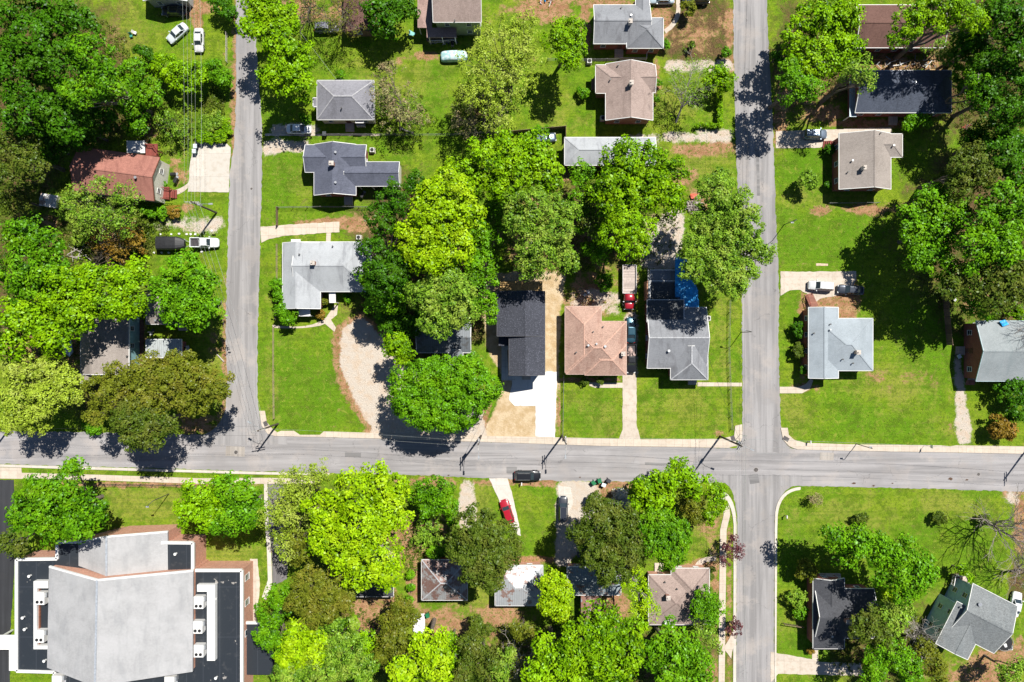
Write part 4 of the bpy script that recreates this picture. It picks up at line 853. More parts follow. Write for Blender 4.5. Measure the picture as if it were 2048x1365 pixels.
part_box(h24, 'porch_floor', CONCD, 1640, 1149, 1682, 1158, .1, .7); railing(h24, [(1640, 1157), (1652, 1152), (1682, 1156)], .7, WHITE)
railing(h24, [(1570, 1250), (1608, 1256)], .2, DKWOOD)
h25 = house('two-storey teal sided house turned at an angle with grey gabled roofs', [(1916, 1184, 2017, 1290, 'x00'), (1904, 1230, 1976, 1325, 'y00', {'h': 5.25, 'pitch': .3})], SH['sagedk'], SID['teal'], h=5.3, pitch=.34, rot=-27, pivot=(1966, 1238), chim=[], vents=[(1956, 1207, .22), (1924, 1216, .1)], dr=2, zw=1.7)
part_box(h25, 'porch_floor', DKWOOD, 1908, 1150, 1926, 1176, .2, .9); railing(h25, [(1908, 1172), (1912, 1152), (1926, 1154)], .9, WHITE)
h26 = house('grey-brown roofed house with pale blue side wall at the left edge', [(161, 600, 258, 749, 'y00', {'ro': .3}), (161, 740, 187, 767, 'y00', {'pitch': .3})], SH['warm'], SID['sky'], h=4.2, pitch=.3, vents=[(251, 713)], zw=2.5)
h27 = house('small grey bungalow half covered by the round street-side tree', [(292, 592, 372, 649, 'x11'), (294, 590, 330, 649, 'y10')], SH['warm'], BR_D, h=3.1, pitch=.42, vents=[(303, 617, .12), (310, 641, .13)], dr=0)
h28 = house('white flat-roofed outbuilding between the small bungalow and the olive tree', [(292, 679, 363, 716, 'f')], m_metalroof('white_flat_roof', (.46, .5, .5), (.3, .3, .3), .1), BR_D, h=2.7, name='outbuilding', cat='outbuilding')
h29 = house('low dark-roofed bungalow buried under the big lime tree', [(705, 1113, 787, 1194, 'x11')], SH['dark'], m_plain('pink_render', (.6, .4, .32), .9), h=3.1, pitch=.4)
h30 = house('rusting white metal garden shed in the thicket', [(80, 389, 114, 414, 'x00')], m_metalroof('shed_metal', (.66, .66, .64), (.3, .16, .1), .5), SID['white'], h=2.1, pitch=.15, rot=-9, pivot=(97, 401), name='garden_shed', cat='garden shed', win=False, over=.1, trim=None)

# satellite dishes
def dish(px, py, h, label, r=.42):
    x, y = P(px, py, h); t = thing('satellite_dish', label, 'satellite dish', (x, y, h - .7), 0, 'satellite dishes on a roof')
    mb = MB(); n = 16; vs = [(0, 0, .62)] + [(r * k / 3 * math.cos(a * 2 * math.pi / n), r * k / 3 * math.sin(a * 2 * math.pi / n), .62 + .02 * k * k) for k in (1, 2, 3) for a in range(n)]
    fs = [(0, 1 + a, 1 + (a + 1) % n) for a in range(n)] + [(1 + k * n + a, 1 + (k + 1) * n + a, 1 + (k + 1) * n + (a + 1) % n, 1 + k * n + (a + 1) % n) for k in (0, 1) for a in range(n)]
    mb.add(vs, fs); mb.build('dish', WHITE, t, world=False, smooth=True); MB().tube([(0, 0, 0), (0, 0, .62)], .04, 6).build('mast', METAL, t, world=False)
    MB().tube([(0, -r, .75), (0, 0, 1.1)], .02, 5).build('feed_arm', METAL, t, world=False)
dish(1336, 1246, 4.2, 'larger white satellite dish on the back eave of the taupe-roofed house', .6); dish(1346, 1251, 4.1, 'smaller grey satellite dish beside the larger one', .38)

# ------------------------------------------------------------------ the big brick church with flat black wings
def church():
    M_R = m_shingle('pale_grey_shingle', (.40, .40, .405), .12, (.27, .28, .29), .4); BL = NT('black_membrane'); v = BL.coord()
    c = BL.mix(BL.mapr(BL.noise(.8, 5, .7), .6, .9, 0, .3), (.018, .024, .032), (.12, .12, .12)); c = BL.mix(BL.mapr(BL.noise(.35, 4, .6), .84, .86), c, (.3, .28, .26))
    bk = BL.n('TexBrick', offset=0.0); bk.inputs['Brick Width'].default_value = 3; bk.inputs['Row Height'].default_value = 9; bk.inputs['Scale'].default_value = 1; bk.inputs['Mortar Size'].default_value = .03
    BL.l(v, bk.inputs['Vector']); bk.inputs['Color1'].default_value = (1, 1, 1, 1); bk.inputs['Color2'].default_value = (1, 1, 1, 1); bk.inputs['Mortar'].default_value = (.3, .3, .3, 1)
    BL.col(BL.mix(BL.math('SUBTRACT', 1, bk.outputs[0]), c, (.07, .08, .1))); BL.b.inputs['Roughness'].default_value = .6; BLACKR = BL.m
    x, y = P(240, 1250); t = thing('church_building', 'large brick church with pale shingled hall roof and flat black side roofs', 'church', (x, y, 0))
    H1 = 5.2
    wing = [(34, 1119), (115, 1118), (115, 1084), (386, 1086), (386, 1141), (484, 1141), (484, 1420), (110, 1420), (110, 1344), (34, 1342)]
    wp = pxpoly(wing, H1); MB().prism(wp, -.1, H1 - .1).build('wall', BRICK2, t); MB().prism(pxpoly([(a + (2 if a < 240 else -2), b + 2) for a, b in wing], H1), H1 - .2, H1).build('flat_roof', BLACKR, t)
    pa = MB()
    for a, b in zip(wp, wp[1:] + wp[:1]): strip(pa, (*a, H1 + .22), (*b, H1 + .22), .5, .5)
    pa.build('parapet', WHITE, t)
    # narthex block
    def hall(nm, W, ri, h0, h1, nose=0):
        """W: outline seen at the eaves; ri: the two ridge points"""
        e = [(*P(a, b, h0), h0) for a, b in W]; r = [(*P(a, b, h1), h1) for a, b in ri]
        n = len(e); vs = e + r + [(q[0], q[1], q[2] - .3) for q in e + r]
        # e: 0 NW, 1 NE, 2 SE, 3 SW ; r: north, south
        o = 6; fs = [(0, 3, 5, 4), (2, 1, 4, 5), (0 + o, 4 + o, 5 + o, 3 + o), (2 + o, 5 + o, 4 + o, 1 + o), (0, 4, 4 + o, o), (4, 1, 1 + o, 4 + o), (1, 2, 2 + o, 1 + o), (2, 5, 5 + o, 2 + o), (5, 3, 3 + o, 5 + o), (3, 0, o, 3 + o)]
        rf = MB().add(vs, fs).build('roof', M_R, t)
        c = MB(); strip(c, (*r[0][:2], r[0][2] + .06), (*r[1][:2], r[1][2] + .06), .35, .06); c.build('ridge_cap', m_plain('ridge_steel', (.33, .36, .4), .6), rf)
        f = MB(); strip(f, (*e[0][:2], h0 + .05), (*r[0][:2], h1 + .05), .3, .4); strip(f, (*r[0][:2], h1 + .05), (*e[1][:2], h0 + .05), .3, .4); f.build('fascia', WHITE, rf)
        ce = [(sum(q[0] for q in e) / 4, sum(q[1] for q in e) / 4)]
        def sh(q, k=.985): return (ce[0][0] + (q[0] - ce[0][0]) * k, ce[0][1] + (q[1] - ce[0][1]) * k, q[2] - .32)
        w = [sh(q) for q in (e[0], r[0], e[1], e[2], r[1], e[3])]; vs = w + [(q[0], q[1], -.1) for q in w]
        MB().add(vs, [(k, (k + 1) % 6, (k + 1) % 6 + 6, k + 6) for k in range(6)] + [(0, 5, 4, 1), (1, 4, 3, 2)]).build('wall', BRICK2, t)
    hall('n', [(157, 1084), (335, 1064), (336, 1140), (157, 1132)], [(213, 1074), (213, 1153)], 5.2, 7.2)
    hall('m', [(98, 1134), (386, 1142), (385, 1344), (94, 1336)], [(194, 1161), (190, 1374)], 6.6, 9.6)
    # white duct runs and rooftop units
    z = H1 + .9
    for a in [(67, 1163, 73, 1298), (67, 1163, 96, 1177), (67, 1292, 97, 1299), (414, 1170, 430, 1322), (394, 1170, 430, 1184)]: part_box(t, 'duct', WHITE, *a, H1, z + (.01 if a[2] - a[0] < 20 else .03))
    part_box(t, 'ladder_rack', m_planks('rust_rack', (.25, .1, .06), .3, 'Y'), 74, 1178, 79, 1290, H1, H1 + .4)
    for (px, py) in [(88, 1193), (87, 1268), (403, 1201), (401, 1250), (403, 1297), (122, 1358), (345, 1360)]:
        q = thing('rooftop_unit', {88: 'upper white air unit on the west wing roof', 87: 'lower white air unit on the west wing roof', 403: 'white air unit at the top of the row beside the long duct' if py < 1250 else 'bottom white air unit beside the long duct', 401: 'middle white air unit beside the long duct', 122: 'white air unit with red fans at the bottom edge', 345: 'long white air unit behind the hall roof at the bottom edge'}[px], 'air unit', PV(px, py, H1), 0, 'air units on the church roof')
        MB().box(-.85, -1.1, .1, .85, 1.1, 1.15).build('cabinet', WHITE, q, world=False); MB().box(-.95, -.9, .0, .95, .9, .12).box(.5, .2, .1, 1.15, .9, .9).build('base_frame', METAL, q, world=False)
        for s in (-.4, .35): MB().cyl(s, -.6, 1.15, 1.2, .28, 14).build('fan', BLACK, q, world=False)
    for (px, py) in [(62, 1151), (49, 1234), (53, 1257), (353, 1107), (92, 1320), (434, 1354), (433, 1196)]:
        x_, y_ = P(px, py, H1); MB().cyl(x_, y_, H1, H1 + .5, .16, 10).cyl(x_, y_, H1 + .5, H1 + .6, .26, 10).build('roof_vent', WHITE, t)
    for py in (1152, 1202, 1262):
        x_, y_ = P(484, py, 2.4); window(t, lambda a, b: (a, b), wp[5][0], y_, 3.0, 0, 1.2, 1.8)
    x_, y_ = P(412, 1117, 2.0)
    part_box(t, 'canopy', WHITE, -60, 1271, 31, 1300, 2.9, 3.15); part_box(t, 'canopy', WHITE, 18, 1300, 36, 1342, 2.9, 3.12); posts(t, [(2, 1274), (2, 1298), (20, 1338)], 2.9, WHITE, .12)
    part_box(t, 'annex_roof', BLACKR, 488, 1246, 545, 1350, 2.9, 3.1); part_box(t, 'annex_parapet', WHITE, 488, 1244, 545, 1249, 3.0, 3.4)
church()

# ------------------------------------------------------------------ vehicles in the photo
PW = (.74, .76, .76); PB = (.014, .015, .018); PG = (.16, .17, .18)
car(347, 22, 180, 'black sedan parked beside the house at the top edge', c=PB)
car(354, 66, 42 + 180, 'silver-white sedan parked diagonally on the grass', c=(.62, .68, .7), L=4.5)
car(397, 80, 270, 'white sedan parked upright on worn grass next to the diagonal one', c=(.66, .66, .66), L=4.5)
car(653, 55, 0, 'grey suv on the dirt drive beside the dark shed', 'suv', (.2, .21, .25), L=4.5)
car(597, 258, 0, 'white sedan on the gravel drive below the grey hip roof', c=(.85, .87, .87), L=4.6)
car(1088, 277, 8, 'dark silver car beside the long light grey house', 'hatch', (.09, .12, .16), L=4.6, metal=.6)
car(1630, 269, 0, 'blue-silver suv on the drive by the warm grey gabled house', 'suv', (.2, .25, .32), L=4.5, metal=.5)
car(1642, 572, 176, 'white suv on the concrete drive, nearer the street', 'suv', (.6, .62, .62), L=4.7)
car(1702, 580, 176, 'dark grey sedan parked behind the white suv', c=(.05, .06, .08), L=5.0, metal=.4)
car(410, 486, 0, 'white pickup truck hitched to the covered trailer', 'pickup', (.76, .8, .8), L=5.1, W=1.85)
car(1055, 952, 0, 'black suv parked at the street edge by the red mulch', 'suv', PB, L=4.9, W=1.95)
car(1014, 1024, 108, 'red car on the slanting concrete drive', 'hatch', (.38, .012, .03), L=4.6)
car(1126, 1018, 90, 'dark suv on the gravel drive beside the lawn', 'suv', (.03, .035, .05), L=4.7)
car(2032, 1210, 78, 'white sedan beside the teal house at the right edge', c=(.78, .8, .8), L=4.7)
car(1262, 660, 90, 'steel blue sedan on the narrow drive behind the pickup', c=(.03, .09, .13), L=4.9, metal=.4)
car(1262, 718, 270, 'black pickup truck with loaded bed at the top of the narrow drive', 'pickup', PB, L=5.4, W=1.9)
car(1324, -2, 180, 'pale blue car cut off by the top edge', 'sedan', (.4, .5, .55))
car(1392, -1, 180, 'dark van cut off by the top edge beside the pale blue car', 'suv', (.03, .04, .06), L=5)
# car under a fitted cover
def covered_car(px, py):
    x, y = P(px, py, .8); t = thing('covered_car', 'car under a pale turquoise fitted cover on the grass', 'covered car', (x, y, 0), R(2))
    m = NT('cover_cloth'); m.col(m.mix(m.mapr(m.noise(1.5, 3), .4, .6), (.32, .55, .56), (.6, .72, .72))); m.b.inputs['Roughness'].default_value = .7
    S = [(2.45, .5, .1, .5, .62), (2.35, .78, .05, .6, .75), (2.0, .92, .03, .75, .88), (1.2, .96, .02, .85, 1.0), (.5, .96, .02, 1.0, 1.42), (-.9, .96, .02, 1.02, 1.46), (-1.6, .95, .02, .95, 1.22), (-2.1, .9, .03, .85, 1.0), (-2.4, .8, .05, .6, .9), (-2.48, .6, .1, .5, .7)]
    loft(S).build('cover', m.m, t, world=False, smooth=True); wheels(t, (1.4, -1.4), .8)
covered_car(908, 112)
# red flatbed lorry
def lorry():
    x, y = P(1259, 574, 1.4); t = thing('flatbed_truck', 'old red flatbed truck with long bleached wooden bed', 'truck', (x, y, 0), R(-90)); rp = paint('lorry_red', (.36, .015, .03), 0, .35)
    MB().box(-4.0, -1.2, 1.05, 1.2, 1.2, 1.2).build('bed', m_planks('bleached_planks', (.5, .42, .38), .2), t, world=False)
    s = MB(); 
    for q in (-1, 1): s.box(-4.05, q * 1.24 - .06, 1.0, 1.25, q * 1.24 + .06, 1.55)
    s.box(1.18, -1.24, 1.0, 1.28, 1.24, 1.9).box(-4.08, -1.24, 1.0, -4.0, 1.24, 1.4); s.build('bed_sides', m_plain('grey_steel', (.5, .48, .48), .6), t, world=False)
    loft([(1.35, .95, .5, 1.3, 2.0), (1.5, 1.0, .5, 1.4, 2.15), (2.5, 1.0, .5, 1.4, 2.15), (2.62, .95, .5, 1.4, 2.05)]).build('cab', rp, t, world=False, smooth=True)
    loft([(2.6, .85, .5, 1.2, 1.4), (3.3, .84, .5, 1.15, 1.38), (3.95, .8, .5, 1.05, 1.28), (4.1, .74, .55, .95, 1.15)]).build('bonnet', rp, t, world=False, smooth=True)
    g = MB(); quadplate(g, [(2.98, -.78, 1.42), (2.98, .78, 1.42), (2.6, .7, 2.05), (2.6, -.7, 2.05)]); g.build('windscreen', GLASS, t, world=False)
    MB().box(4.08, -.9, .5, 4.2, .9, .8).build('bumper', METAL, t, world=False)
    for q in (-1, 1): MB().box(2.7, q * 1.15 - .1, 1.5, 2.85, q * 1.15 + .12, 1.8).build('mirror', METAL, t, world=False); MB().tube([(4.05, q * .6, .95), (4.13, q * .6, .95)], .12, 10).build('headlight', MATS['headlight_glass'], t, world=False)
    for xx in (3.2, -1.6, -2.8): wheels(t, (xx,), .95, .45, .3)
lorry()
def load(px, py):
    mb = MB(); x, y = P(px, py, 1.3)
    for k in range(14):
        a, b = x + random.uniform(-.6, .6), y + random.uniform(-1.1, .6); s = random.uniform(.12, .3); mb.box(a - s, b - s * .7, 1.2, a + s, b + s * .7, 1.2 + random.uniform(.1, .4), rot=random.random() * 3)
    o = mb.build('scrap_load', m_plain('mixed_scrap', (.3, .22, .2), .8, 0, .8, 2)); tag(recenter(o), 'heap of scrap and boxes in the black pickup bed', 'scrap')
load(1262, 700)
# covered trailer behind the white pickup
def trailer():
    x, y = P(341, 487, 1.2); t = thing('covered_trailer', 'boat trailer under a taut black cover behind the white pickup', 'trailer', (x, y, 0), 0)
    m = m_plain('black_cover', (.02, .021, .024), .55, 0, .2)
    S = [(-2.6, 1.1, .7, 1.5, 1.62), (-2.5, 1.22, .6, 1.6, 1.85), (-.5, 1.25, .6, 1.65, 2.0), (1.2, 1.22, .6, 1.65, 2.0), (2.0, 1.0, .7, 1.5, 1.75), (2.6, .6, .8, 1.3, 1.4)]
    loft(S).build('cover', m, t, world=False); MB().box(-2.5, -.9, .45, 2.4, .9, .6).tube([(2.3, -.7, .5), (3.9, 0, .5)], .06, 6).tube([(2.3, .7, .5), (3.9, 0, .5)], .06, 6).build('frame', METAL, t, world=False)
    wheels(t, (-.9,), 1.05)
trailer()

# ------------------------------------------------------------------ poles, wires, street furniture
def pole(px, py, h, arm, label, lampdir=None, trans=False):
    x, y = P(px, py); t = thing('utility_pole', label, 'utility pole', (x, y, 0), 0, 'utility poles along the streets'); a = R(arm)
    MB().tube([(0, 0, -.3), (0, 0, h * .5), (0, 0, h)], [.19, .165, .13], 12).build('shaft', m_plain('creosote_pole', (.09, .07, .055), .9, 0, .3, 4), t, world=False)
    ca, sa = math.cos(a), math.sin(a)
    for z in (h - .35, h - 1.3):
        L = 1.25 if z > h - 1 else .9; mb = MB().box(-L, -.06, z - .06, L, .06, z + .06, rot=a, c=(0, 0)); mb.build('crossarm', m_plain('grey_arm', (.4, .38, .35), .9), t, world=False)
        i = MB(); 
        for u in (-L + .1, -L * .4, L * .4, L - .1): i.cyl(u * ca, u * sa, z + .06, z + .28, .05, 8, 0, .03)
        i.build('insulator', GREYP, t, world=False)
    if trans: MB().cyl(.38 * ca, .38 * sa, h - 2.9, h - 1.9, .27, 14).cyl(.38 * ca, .38 * sa, h - 1.9, h - 1.8, .1, 8).build('transformer', METAL, t, world=False)
    if lampdir is not None:
        b = R(lampdir); cb, sb = math.cos(b), math.sin(b)
        MB().tube([(0, 0, h - 2.6), (cb * 1.0, sb * 1.0, h - 2.0), (cb * 2.3, sb * 2.3, h - 1.9)], .04, 6).build('lamp_arm', METAL, t, world=False)
        MB().box(2.2, -.14, h - 2.02, 2.9, .14, h - 1.86, rot=b, c=(0, 0)).build('lamp_head', GREYP, t, world=False)
    return Vector((x, y, h))
PA = pole(433, 426, 10, 0, 'creosoted pole leaning over the white gravel strip near the pale drive', 0, True)
PBo = pole(556, 848, 10, 10, 'pole at the corner of the striped green lawn', 150)
PC = pole(962, 872, 10.5, 90, 'pole between the round tree and the straw yard', 270, True)
PD = pole(1124, 872, 10, 90, 'pole at the edge of the wide white drive', 270)
PE = pole(1440, 873, 12, 60, 'tallest pole with many wires at the street corner', -20, True)
PF = pole(2052, 900, 11, 90, 'pole half outside the right edge beside the street', None)
PG_ = pole(20, 856, 10, 90, 'pole at the left edge beside the yellow-green tree', None)
PH = pole(1810, 408, 8, 45, 'thin pole at the edge of the right-hand trees')
POFF = {'N': Vector((*P(418, -260), 10)), 'S': Vector((*P(1452, 1640), 11)), 'NE': Vector((*P(1470, -300), 11)), 'W': Vector((*P(-330, 850), 10)), 'E2': Vector((*P(2400, 905), 11))}
def wires(a, b, n, spread, label, m=WIREL, dz=-.1, r=.013, sag=1.0, ang=None):
    d = (b - a); nn = Vector((-d.y, d.x, 0)).normalized() if ang is None else Vector((math.cos(R(ang)), math.sin(R(ang)), 0)); first = None
    for k in range(n):
        o = nn * (spread * ((k / (n - 1) - .5) if n > 1 else 0)); zz = dz - (.9 if k == n - 1 and n > 2 else 0)
        pts = [a + d * t + o + Vector((0, 0, zz - sag * 4 * t * (1 - t) * (1 + .12 * k))) for t in [i / 16 for i in range(17)]]
        ob = MB().tube(pts, r * (1.5 if k == n - 1 and n > 2 else 1), 4).build('power_line', m); tag(recenter(ob), label if n == 1 else label + ', ' + ['first', 'second', 'third', 'fourth', 'fifth'][k] + ' of ' + ['two', 'three', 'four', 'five'][n - 2], 'power line', 'power lines strung between the poles')
wires(POFF['N'], PA, 5, 2.4, 'pale wire of the bundle running up over the pale concrete drive')
wires(PA, PBo, 4, 1.8, 'pale wire of the bundle slanting along the first side street')
wires(POFF['W'], PG_, 2, 1.6, 'wire leaving the frame at the left edge of the main road', WIRE); wires(PG_, PBo, 2, 1.6, 'dark wire over the olive tree along the main road', WIRE)
wires(PBo, PC, 2, .9, 'wire in front of the green lawn and round tree'); wires(PC, PD, 2, .9, 'wire passing over the straw yard edge'); wires(PD, PE, 3, 1.6, 'wire along the lawns between drive and street corner')
wires(PE, PF, 3, 2.2, 'wire along the right-hand end of the main road'); wires(PF, POFF['E2'], 2, 1.6, 'wire leaving the frame at the right edge', WIRE)
wires(PE, POFF['S'], 4, 2.0, 'pale wire of the bundle down the lower side street'); wires(POFF['NE'], PE, 2, .8, 'wire running up beside the second side street', WIRE, sag=1.6)
wires(PE, PV(1500, 1500, 8), 1, 0, 'single thin service wire crossing the lower street junction', WIRE)
wires(PA, PV(330, 360, 4.5), 1, 0, 'service drop from the leaning pole to the red-brown house', WIRE, r=.015, sag=.3)
wires(PC, PV(1020, 740, 6), 1, 0, 'service drop from the pole to the tall new house', WIRE, r=.02, sag=.3); wires(PE, PV(1412, 700, 4), 1, 0, 'service drop from the corner pole to the large grey house', WIRE, r=.02, sag=.3)
wires(PV(600, 64, 8), PV(672, 158, 4), 1, 0, 'service drop reaching the square grey hip-roofed house', WIREL, r=.025, sag=.3)
def street_lamp(px, py, label, dx, dy):
    x, y = P(px, py); t = thing('street_lamp', label, 'street lamp', (x, y, 0)); h = 6
    MB().tube([(0, 0, 0), (0, 0, h - .4), (dx * .5, dy * .5, h), (dx * 1.6, dy * 1.6, h)], [.08, .06, .05, .045], 8).build('post', m_plain('dark_post', (.06, .06, .06), .6), t, world=False)
    MB().box(dx * 1.6 - .25, dy * 1.6 - .12, h - .1, dx * 1.6 + .25, dy * 1.6 + .12, h + .03).build('lamp_head', GREYP, t, world=False)
street_lamp(338, 988, 'thin lamp post on the church lawn', -.5, -.6); street_lamp(1482, 665, 'curved lamp post beside the second street', -.9, .2); street_lamp(1712, 888, 'lamp post on the pavement before the right lawn', -.3, .2); street_lamp(1568, 450, 'lamp post on the verge of the big shaded lawn', -.6, -.4)
# street name sign and traffic signs
def sign(px, py, label, m, w_=.6, hh=.75, a=0, nm='street_sign'):
    x, y = P(px, py); t = thing(nm, label, 'sign', (x, y, 0), R(a)); MB().cyl(0, 0, -.2, 2.6, .035, 6).build('post', METAL, t, world=False); MB().box(-w_ / 2, -.05, 2.6 - hh, w_ / 2, -.036, 2.6).build('plate', m, t, world=False)
sign(1848, 890, 'thin sign post by the right-hand pavement', WHITE, a=90); sign(524, 880, 'small sign post at the first street corner', WHITE, .5, .5, 20); sign(1480, 868, 'sign post at the second street corner', m_plain('sign_green', (.02, .2, .08), .5), .8, .22)
# tactile plates, manholes, drain grates
TAC = m_plain('tactile_dark', (.09, .08, .08), .8)
for a, l in (((1572, 878, 12, 8, -30), 'dark tactile paving on the right corner ramp'), ((531, 848, 8, 10, 25), 'dark tactile paving on the left corner ramp'), ((1466, 877, 8, 10, 20), 'dark tactile paving on the ramp below the corner lawn')):
    x, y = P(a[0], a[1], .14); o = MB().box(x - a[2] / K / 2, y - a[3] / K / 2, .1, x + a[2] / K / 2, y + a[3] / K / 2, .15, rot=R(a[4])).build('tactile_plate', TAC); tag(recenter(o), l, 'tactile paving', 'tactile ramps')
def manhole(px, py, label, r=.36):
    x, y = P(px, py); mb = MB().cyl(x, y, .0, .022, r, 22); mb.cyl(x, y, .0, .026, r * .8, 22, 1); o = mb.build('manhole_cover', [m_plain('manhole_rim', (.33, .31, .3), .9), m_plain('iron', (.1, .09, .085), .7, .2, .3, 9)]); tag(recenter(o), label, 'manhole cover', 'manhole covers in the road')
manhole(472, 905, 'manhole cover at the left junction', .42); manhole(1512, 940, 'manhole cover in the middle of the right junction', .5); manhole(1957, 949, 'manhole cover near the right end of the road'); manhole(503, 378, 'manhole cover on the first side street', .25)
o = MB().box(*P(1013, 949), .0, *P(1013, 949), .02).v
def road_patch(pts, m, label):
    o = MB().prism(pxpoly(pts), 0, .0215).build('road_patch', m); struct(o); o['label'] = label
DKP = m_asphalt('patch_dark', (.23, .225, .225), 'X', .1, False); LTP = m_asphalt('patch_pale', (.36, .33, .3), 'Y', .3, False)
road_patch([(1013, 934), (1034, 934), (1034, 947), (1013, 947)], DKP, 'dark square asphalt patch by the black suv')
for p_, m_, l_ in (([(1497, 950), (1516, 948), (1519, 966), (1500, 969)], DKP, 'slightly darker repair patch below the junction manhole'), ([(452, 892), (490, 894), (489, 914), (451, 912)], LTP, 'pale repair patch round the left junction manhole'),
                   ([(1290, 925), (1360, 927), (1360, 932), (1290, 930)], DKP, 'narrow dark trench repair along the main road'), ([(1512, 300), (1518, 300), (1520, 392), (1514, 392)], DKP, 'narrow trench repair on the second side street'), ([(1640, 905), (1668, 906), (1667, 921), (1639, 920)], LTP, 'pale patch on the road near the right corner'), ([(690, 905), (722, 906), (722, 915), (690, 914)], DKP, 'dark patch on the road below the striped lawn')):
    road_patch(p_, m_, l_)
for i, (px, py, r) in enumerate([(1708, 967, .35), (1747, 972, .3), (1901, 958, .45), (1934, 960, .3), (1785, 967, .2), (866, 951, .35), (1160, 955, .2), (897, 951, .25)]):
    x, y = P(px, py); rr = random.Random(i); o = MB().prism([(x + r * (1.4 if k % 2 else .8) * math.cos(k * .7) * rr.uniform(.6, 1.2), y + r * .6 * math.sin(k * .7) * rr.uniform(.6, 1.2)) for k in range(9)], .01, .03).build('leaf_litter', m_plain('wet_debris', (.1, .06, .04), .95)); o['kind'] = 'stuff'; o['label'] = 'dark clump of debris on the road'
def bin_(px, py, label, c, key, a=0, lid=None):
    x, y = P(px, py, .8); t = thing('wheelie_bin', label, 'bin', (x, y, 0), R(a), 'wheeled bins'); m = m_plain(key, c, .5)
    mb = MB(); mb.add([(-.27, -.3, .08), (.27, -.3, .08), (.27, .27, .08), (-.27, .27, .08), (-.32, -.38, 1.0), (.32, -.38, 1.0), (.32, .34, 1.0), (-.32, .34, 1.0)], [(0, 3, 2, 1), (4, 5, 6, 7), (0, 1, 5, 4), (1, 2, 6, 5), (2, 3, 7, 6), (3, 0, 4, 7)]); mb.build('body', m, t, world=False)
    MB().box(-.34, -.42, 1.0, .34, .36, 1.07).box(-.25, -.3, 1.07, .25, .25, 1.1).build('lid', lid or m, t, world=False); MB().tube([(-.3, .38, .95), (.3, .38, .95)], .03, 6).build('handle', m, t, world=False)
    for s in (-1, 1): MB().tube([(s * .28, .3, .12), (s * .33, .3, .12)], .12, 12).build('wheel', BLACK, t, world=False)
PL = m_plain('pale_lid', (.6, .68, .72), .5)
bin_(391, 293, 'dark bin with pale lid, upper of the pair by the pale drive', (.05, .06, .07), 'bin_dark', 0, PL); bin_(389, 303, 'dark green bin with pale lid, lower of the pair by the pale drive', (.02, .08, .07), 'bin_teal', 0, PL)
bin_(1187, 966, 'green bin at the mouth of the gravel drive, leftmost', (.01, .16, .06), 'bin_green', 40); bin_(1199, 962, 'green bin standing second from the gravel drive', (.01, .16, .06), 'bin_green', 10); bin_(1217, 962, 'dark grey bin by the road farthest from the drive', (.04, .04, .05), 'bin_grey', 60); bin_(1207, 970, 'dark bin with pale lid set behind the others at the drive', (.04, .04, .05), 'bin_grey', 70, PL)
bin_(855, 1231, 'green bin beside the white tarpaulin behind the bungalow', (.01, .14, .07), 'bin_green', 20); bin_(1158, 1128 - 18, 'dark bin between the silver roof and the metal-roofed house', (.05, .06, .07), 'bin_dark', 0)
bin_(1917, 713, 'pale blue lidded bin beside the red brick house', (.05, .06, .07), 'bin_dark', 30, PL); bin_(649, 268, 'dark bin beside the white sedan at the hedge', (.06, .06, .06), 'bin_dark')
def barbecue(px, py, label):
    x, y = P(px, py, .8); t = thing('barbecue', label, 'barbecue', (x, y, 0), R(random.random() * 90)); loft([(-.55, .22, .7, .95, 1.0), (-.45, .32, .65, .98, 1.12), (.45, .32, .65, .98, 1.12), (.55, .22, .7, .95, 1.0)]).build('lid', m_plain('black_enamel', (.02, .02, .022), .4), t, world=False)
    for a in (-.4, .4):
        for b in (-.22, .22): MB().tube([(a, b, 0), (a, b, .7)], .025, 5).build('leg', METAL, t, world=False)
    MB().box(.5, -.25, .72, .9, .25, .76).build('side_shelf', GREYP, t, world=False)
barbecue(346, 349, 'small barbecue with white top near the red-brown house'); barbecue(351, 361, 'black covered barbecue near the red-brown house'); barbecue(725, 391, 'white-lidded grill in the carport opening'); barbecue(905, 88, 'barbecue among porch clutter of the two-storey house')
def aircon(px, py, label, z=0):
    x, y = P(px, py, .8); t = thing('air_conditioner', label, 'air conditioner', (x, y, z), 0, 'outdoor air conditioners'); MB().box(-.42, -.42, .05, .42, .42, .85).build('cabinet', m_plain('ac_beige', (.55, .55, .52), .6), t, world=False); MB().cyl(0, 0, .85, .88, .33, 16).build('fan_grille', BLACK, t, world=False); MB().box(-.5, -.5, -.02, .5, .5, .06).build('base_pad', CONC, t, world=False)
for a in [(717, 475, 'white air conditioner at the edge of the big tree mass'), (744, 300, 'air conditioner beside the slate blue roof'), (1206, 236, 'air conditioner at the corner of the taupe-roofed brick house'), (1417, 637, 'white air conditioner on the lawn side of the large grey house'), (2021, 1296, 'air conditioner beside the teal house near the trampoline'), (1179, 122, 'white cabinet behind the garden between the two brick houses'), (369, 697, 'air conditioner at the white outbuilding corner')]: aircon(*a)
def mailbox(px, py, label):
    x, y = P(px, py); t = thing('mailbox', label, 'mailbox', (x, y, 0), R(90), 'roadside mailboxes'); MB().box(-.05, -.05, -.2, .05, .05, 1.05).build('post', DKWOOD, t, world=False)
    b = MB().box(-.28, -.11, 1.05, .28, .11, 1.17); b.tube([(-.28, 0, 1.17), (.28, 0, 1.17)], .11, 12); b.build('box', WHITE, t, world=False); MB().box(.1, .11, 1.15, .14, .13, 1.35).build('flag', REDWOOD, t, world=False)
mailbox(1043, 966, 'white mailbox beside the black suv'); mailbox(1616, 883, 'pale mailbox on the pavement at the right corner'); mailbox(1569, 1031, 'mailbox on the kerb of the lower right lot'); mailbox(1130, 874, 'mailbox where the low wire fence meets the pavement')
